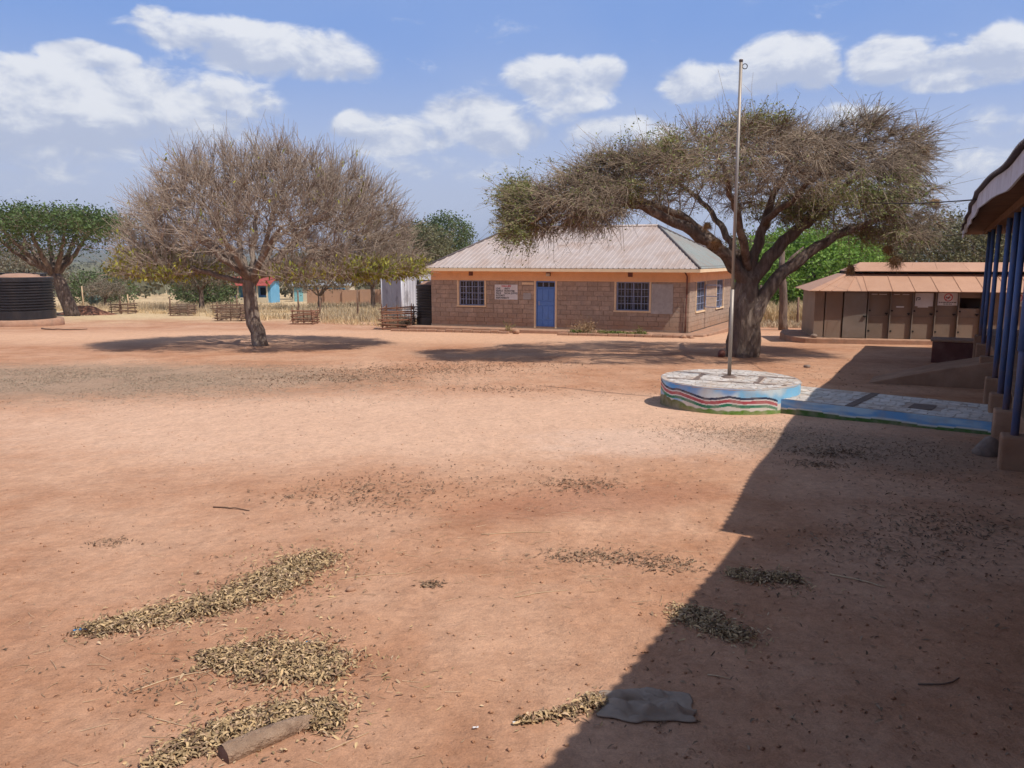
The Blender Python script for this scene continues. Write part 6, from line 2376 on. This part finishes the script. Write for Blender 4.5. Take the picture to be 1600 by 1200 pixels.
def scatter():
    rg = np.random.default_rng(55)
    # clusters: x, y, rx, ry, n, size
    CL = [(-1.55, 8.6, .75, .7, 620, .05), (.8, 9.0, .35, .25, 260, .05), (.2, 9.3, 1.6, .9, 260, .05), (-3.6, 6.85, .16, .1, 90, .04), (-2.1, 4.25, .2, .12, 90, .035), (-2.2, 4.5, .8, .5, 110, .035),
          (4.4, 10.7, .45, .30, 420, .06), (3.9, 10.0, .22, .16, 160, .06), (3.0, 12.4, .7, .6, 420, .038), (4.1, 12.0, 1.1, .9, 800, .038), (5.4, 10.8, 1.0, .8, 700, .045), (4.8, 9.2, 1.2, .9, 420, .045), (.72, 6.5, .34, .16, 420, .045), (1.27, 6.32, .22, .15, 220, .045), (-.63, 5.86, .08, .06, 80, .045), (3.3, 6.7, .7, .6, 420, .05), (4.2, 7.4, .7, .6, 700, .05), (3.0, 5.6, 1.0, .9, 160, .05),
          (1.6, 4.2, .9, .6, 120, .045), (-.2, 17.5, .9, .5, 240, .07), (-2.6, 21.5, 2.2, .8, 900, .075), (-4.6, 19.6, 1.8, .7, 800, .075), (-1.0, 23, 2.5, .9, 600, .075), (3.5, 17.0, 2.0, 1.2, 300, .06), (8.0, 20.0, 3.0, 2.5, 300, .07)]
    parts = []
    for x, y, rx, ry, n, s in CL:
        p = rg.normal(size=(n, 2)) * [rx * .7, ry * .7] + [x, y]
        parts.append((p, s))
    # lone leaves all over the near yard, thinning with distance
    n = 1000
    y = 3 + 20 * rg.random(n) ** 1.5
    x = rg.uniform(-.75, .7, n) * (y + 1)
    k = fbm(x * .8, y * .8 + 3, 3) > .40
    parts.append((np.stack([x, y], 1)[k], .036))
    VF = []
    for p, s in parts:
        z = gz(p[:, 0], p[:, 1]) + s * .10
        VF.append(strewn(p, rg, z, s, .3))
    V, F = join(VF)
    tag(np_obj('scattered_leaves', V, F, MT['litter']), 'dry brown leaves scattered loosely over the yard', 'leaves', kind='stuff')
    # grey litter field in front of the left tree
    n = 26000
    p = np.stack([rg.normal(size=n) * 5.2 - 11.0, rg.normal(size=n) * 2.0 + 19.4], 1)
    k = fbm(p[:, 0] * .7 + 2, p[:, 1] * .7, 3) + .25 * rg.random(n) > .52
    p = p[k]
    V, F = strewn(p, rg, gz(p[:, 0], p[:, 1]) + .005, .052, .15)
    tag(np_obj('grey_litter', V, F, MT['litterg']), 'field of small grey fallen leaves in front of the bare tree', 'leaves', kind='stuff')
    n = 2600
    p = np.stack([rg.normal(size=n) * .9 + 4.0, rg.normal(size=n) * .8 + 11.9], 1)
    V, F = strewn(p, rg, gz(p[:, 0], p[:, 1]) + .004, .034, .15)
    tag(np_obj('grey_litter', V, F, MT['litterg']), 'patch of small grey leaves in front of the painted podium', 'leaves', kind='stuff')
    # straw stems
    n = 620
    cl = np.array([(-1.5, 8.3), (-2.3, 5.0), (-1.4, 4.3), (.9, 6.3), (-.3, 6.4), (-2.2, 4.4), (-1.0, 3.8), (.1, 7.6), (1.2, 6.2), (-1.3, 6.2)])
    p = cl[rg.integers(0, len(cl), n)] + rg.normal(size=(n, 2)) * [.7, .45]
    b = np.stack([p[:, 0], p[:, 1], gz(p[:, 0], p[:, 1]) + .006], 1)
    a = rg.random(n) * 6.28
    d = unit(np.stack([np.cos(a), np.sin(a) * .6, rg.normal(size=n) * .05], 1))
    V, F, _ = curves(b, d, .03 + .13 * rg.random(n) ** 2, np.full(n, .0022), np.stack([-np.sin(a), np.cos(a), 0 * a], 1) * rg.normal(size=(n, 1)) * .2, 3, 3, .6)
    tag(np_obj('straw_bits', V, F, MT['strawbit']), 'short pale straw bits strewn over the near yard', 'straw', kind='stuff')
    # pebbles and crumbs of soil
    n = 5000
    y = 2.8 + 14 * rg.random(n) ** 1.6
    x = rg.uniform(-.72, .72, n) * (y + .5)
    s = .0035 + .014 * rg.random(n) ** 4
    c = np.stack([x, y, gz(x, y) + s * .3], 1)
    o8 = np.array([(1, 0, 0), (0, 1, 0), (-1, 0, 0), (0, -1, 0), (0, 0, .8), (0, 0, -.6)])
    V = (c[:, None] + o8[None] * s[:, None, None] * rg.uniform(.7, 1.3, (n, 6, 1))).reshape(-1, 3)
    f = np.array([(0, 1, 4), (1, 2, 4), (2, 3, 4), (3, 0, 4), (1, 0, 5), (2, 1, 5), (3, 2, 5), (0, 3, 5)])
    F = ((np.arange(n) * 6)[:, None, None] + f[None]).reshape(-1, 3)
    tag(np_obj('soil_crumbs', V, F, MT['soil']), 'small crumbs of red soil and grit on the yard', 'grit', kind='stuff')


scatter()


def ground_sticks():
    rg = np.random.default_rng(66)
    L = [('long curved pale stalk pointing at the second leaf heap', [(-2.15, 4.22), (-2.0, 4.38), (-1.82, 4.47), (-1.66, 4.50)], .004), ('thin pale stalk lying right of the long leaf heap', [(-1.35, 5.95), (-1.1, 6.05), (-.85, 6.1)], .004),
         ('straight pale stalk in the open middle of the yard', [(-.28, 7.0), (.05, 7.08), (.36, 7.1)], .004), ('pale stalk below the open middle patch', [(.02, 5.6), (.22, 5.7), (.42, 5.74)], .0035),
         ('pale twig lying in the shade right of the shadow edge', [(2.55, 6.1), (2.75, 5.95), (2.86, 5.8)], .007), ('crooked dark stick far left before the tank', [(-24.5, 41.6), (-23.2, 41.0), (-21.8, 41.0)], .04),
         ('dark twig at the left side of the yard', [(-6.4, 8.65), (-6.15, 8.68), (-5.9, 8.64)], .01), ('thin brown stick left of the leaf patch', [(-3.1, 8.0), (-2.85, 7.95), (-2.68, 7.86)], .007),
         ('white twig in the dark shade near the sack', [(1.16, 4.42), (1.22, 4.40), (1.28, 4.36)], .004), ('dark twig in the deep shade at lower right', [(2.35, 4.3), (2.5, 4.28), (2.62, 4.36)], .006),
         ('thin stalk beside the old log', [(-.92, 3.62), (-.82, 3.72), (-.74, 3.8)], .0035), ('short pale stalk left of the nearest heap', [(-1.95, 3.95), (-1.72, 3.85), (-1.6, 3.82)], .0035)]
    for lab, pts, r in L:
        Q, _ = resample([(x, y, float(gz(x, y)) + r * .8) for x, y in pts], .06 if r < .03 else .3)
        Q[:, 2] += np.abs(rg.normal(size=len(Q))) * r * .5
        c = Q[len(Q) // 2].copy()
        m = MB(); m.tube(Q - c, [r * (1 - .4 * i / len(Q)) for i in range(len(Q))], 6)
        single(m, 'fallen_stick', MT['strawbit'] if 'pale' in lab or 'white' in lab or 'stalk' in lab else MT['stick'], tuple(c), lab, 'stick', 'sticks lying on the yard', True)


ground_sticks()


def near_things():
    rg = np.random.default_rng(99)
    # old log half sunk in the soil
    a = np.array([-1.40, 3.55]); b = np.array([-1.06, 3.90])
    c = (a + b) / 2
    z = float(gz(*c))
    root = thing('old_log', (c[0], c[1], z), 'dusty old log half buried by the nearest leaf heap', 'log')
    t = np.linspace(0, 1, 10)
    pts = [(a[0] + (b[0] - a[0]) * q, a[1] + (b[1] - a[1]) * q, z + .026 - .03 * q * q) for q in t]
    rr = [.056, .059, .057, .060, .057, .058, .055, .053, .048, .036]
    MB().tube(pts, rr, 24, False, noise=.10, seed=2).build('trunk', MT['logc'], root, True)
    d = np.array([*(b - a), 0]); d /= np.linalg.norm(d)
    m = MB(); u = np.cross(d, UP); vs = [tuple(np.array(pts[0]) - d * .004)]
    for k in range(18):
        an = 2 * math.pi * k / 18
        r = .054 * (1 + .05 * math.sin(3 * an))
        vs.append(tuple(np.array(pts[0]) + (u * math.cos(an) + UP * math.sin(an)) * r))
    m.add(vs, [(0, 1 + k, 1 + (k + 1) % 18) for k in range(18)]).build('cut_end', MT['logend'], root)
    # grey sack lying flat with folds
    n, k = 46, 26
    x0, x1, y0, y1 = .47, .97, 3.93, 4.22
    uu, vv = np.meshgrid(np.linspace(0, 1, n), np.linspace(0, 1, k))
    X = x0 + (x1 - x0) * uu + .06 * (fbm(uu * 3, vv * 5, 3) - .5) + .03 * vv
    Y = y0 + (y1 - y0) * vv + .09 * (fbm(uu * 3.2 + 8, vv * 2, 3) - .5) - .03 * uu + .05 * np.sin(uu * 3.1) * (vv - .5)
    edge = np.minimum(np.minimum(uu, 1 - uu), np.minimum(vv, 1 - vv))
    Z = gz(X, Y) + .006 + .05 * sstep(edge, 0, .2) * np.abs(fbm(uu * 4 + 3 * vv, vv * 3.0, 3) - .5) * 3.2 + .018 * np.exp(-((vv - .32 - .12 * np.sin(uu * 7)) / .06) ** 2) * sstep(uu, .3, .6) + .014 * np.exp(-((vv - .2 - .1 * np.sin(uu * 9 + 2)) / .05) ** 2) * sstep(uu, .45, .7)
    i = np.arange(n * k).reshape(k, n)
    F = np.stack([i[:-1, :-1], i[:-1, 1:], i[1:, 1:], i[1:, :-1]], -1).reshape(-1, 4)
    c3 = np.array(G3(.72, 4.07))
    o = np_obj('flat_sack', np.stack([X, Y, Z], -1).reshape(-1, 3) - c3, F, MT['sack'], None, True)
    o.location = c3
    s = o.modifiers.new('solid', 'SOLIDIFY'); s.thickness = .006; s.offset = 1
    tag(o, 'crumpled grey woven sack lying flat at the shadow edge', 'sack')

    def scrap(lab, x, y, sx, sy, mat, cat):
        q = 8
        uu, vv = np.meshgrid(np.linspace(-.5, .5, q), np.linspace(-.5, .5, q))
        Xs = uu * sx + .2 * sx * (fbm(uu * 4 + x, vv * 4, 2) - .5); Ys = vv * sy + .3 * uu * sy
        Zs = .006 + .03 * fbm(uu * 3 + x, vv * 3 + y, 2) * min(1, sx / .06)
        i = np.arange(q * q).reshape(q, q)
        F = np.stack([i[:-1, :-1], i[:-1, 1:], i[1:, 1:], i[1:, :-1]], -1).reshape(-1, 4)
        o = np_obj('plastic_scrap', np.stack([Xs, Ys, Zs], -1).reshape(-1, 3), F, MT[mat], None, True)
        o.location = G3(x, y)
        m = o.modifiers.new('solid', 'SOLIDIFY'); m.thickness = .002
        tag(o, lab, cat)
    scrap('scrap of blue plastic at the left tip of the long leaf heap', -2.88, 5.03, .085, .045, 'bluebit', 'plastic scrap')
    scrap('tiny blue scrap on top of the second leaf heap', -1.32, 4.86, .025, .018, 'bluebit', 'plastic scrap')
    scrap('tiny white scrap in the second leaf heap', -1.36, 4.42, .028, .02, 'white', 'paper scrap')
    scrap('white paper scrap at the left end of the leaf line', .02, 3.87, .035, .015, 'white', 'paper scrap')
    scrap('small white scrap further left of the leaf line', -.19, 3.83, .03, .012, 'white', 'paper scrap')
    for lab, x, y, s in (('small pinkish stone right of the long leaf heap', -1.22, 5.72, .035), ('dark clod by the end of the leaf line', .14, 3.92, .022), ('dark pebble in the yard before the thorn tree', 8.3, 22.3, .09), ('dark clod right of the podium in the shade', 6.35, 16.2, .09)):
        single(rock_mb(s, rg), 'stone', MT['rock'] if 'pink' not in lab else MT['plinth'], G3(x, y, s * .3), lab, 'stone', None, True)


near_things()


# ================================================================== HAZE
def haze():
    m = bpy.data.materials.new('thin_haze')
    m.use_nodes = True
    nt = m.node_tree
    nt.nodes.clear()
    v = nt.nodes.new('ShaderNodeVolumePrincipled')
    v.inputs['Color'].default_value = (.72, .82, .98, 1)
    v.inputs['Density'].default_value = .00016
    v.inputs['Anisotropy'].default_value = .2
    out = nt.nodes.new('ShaderNodeOutputMaterial')
    nt.links.new(v.outputs[0], out.inputs['Volume'])
    mb = MB(); mb.box((-9500, -3200, -45), (9500, 9500, 190))
    o = mb.build('haze', m)
    tag(o, kind='stuff')


haze()
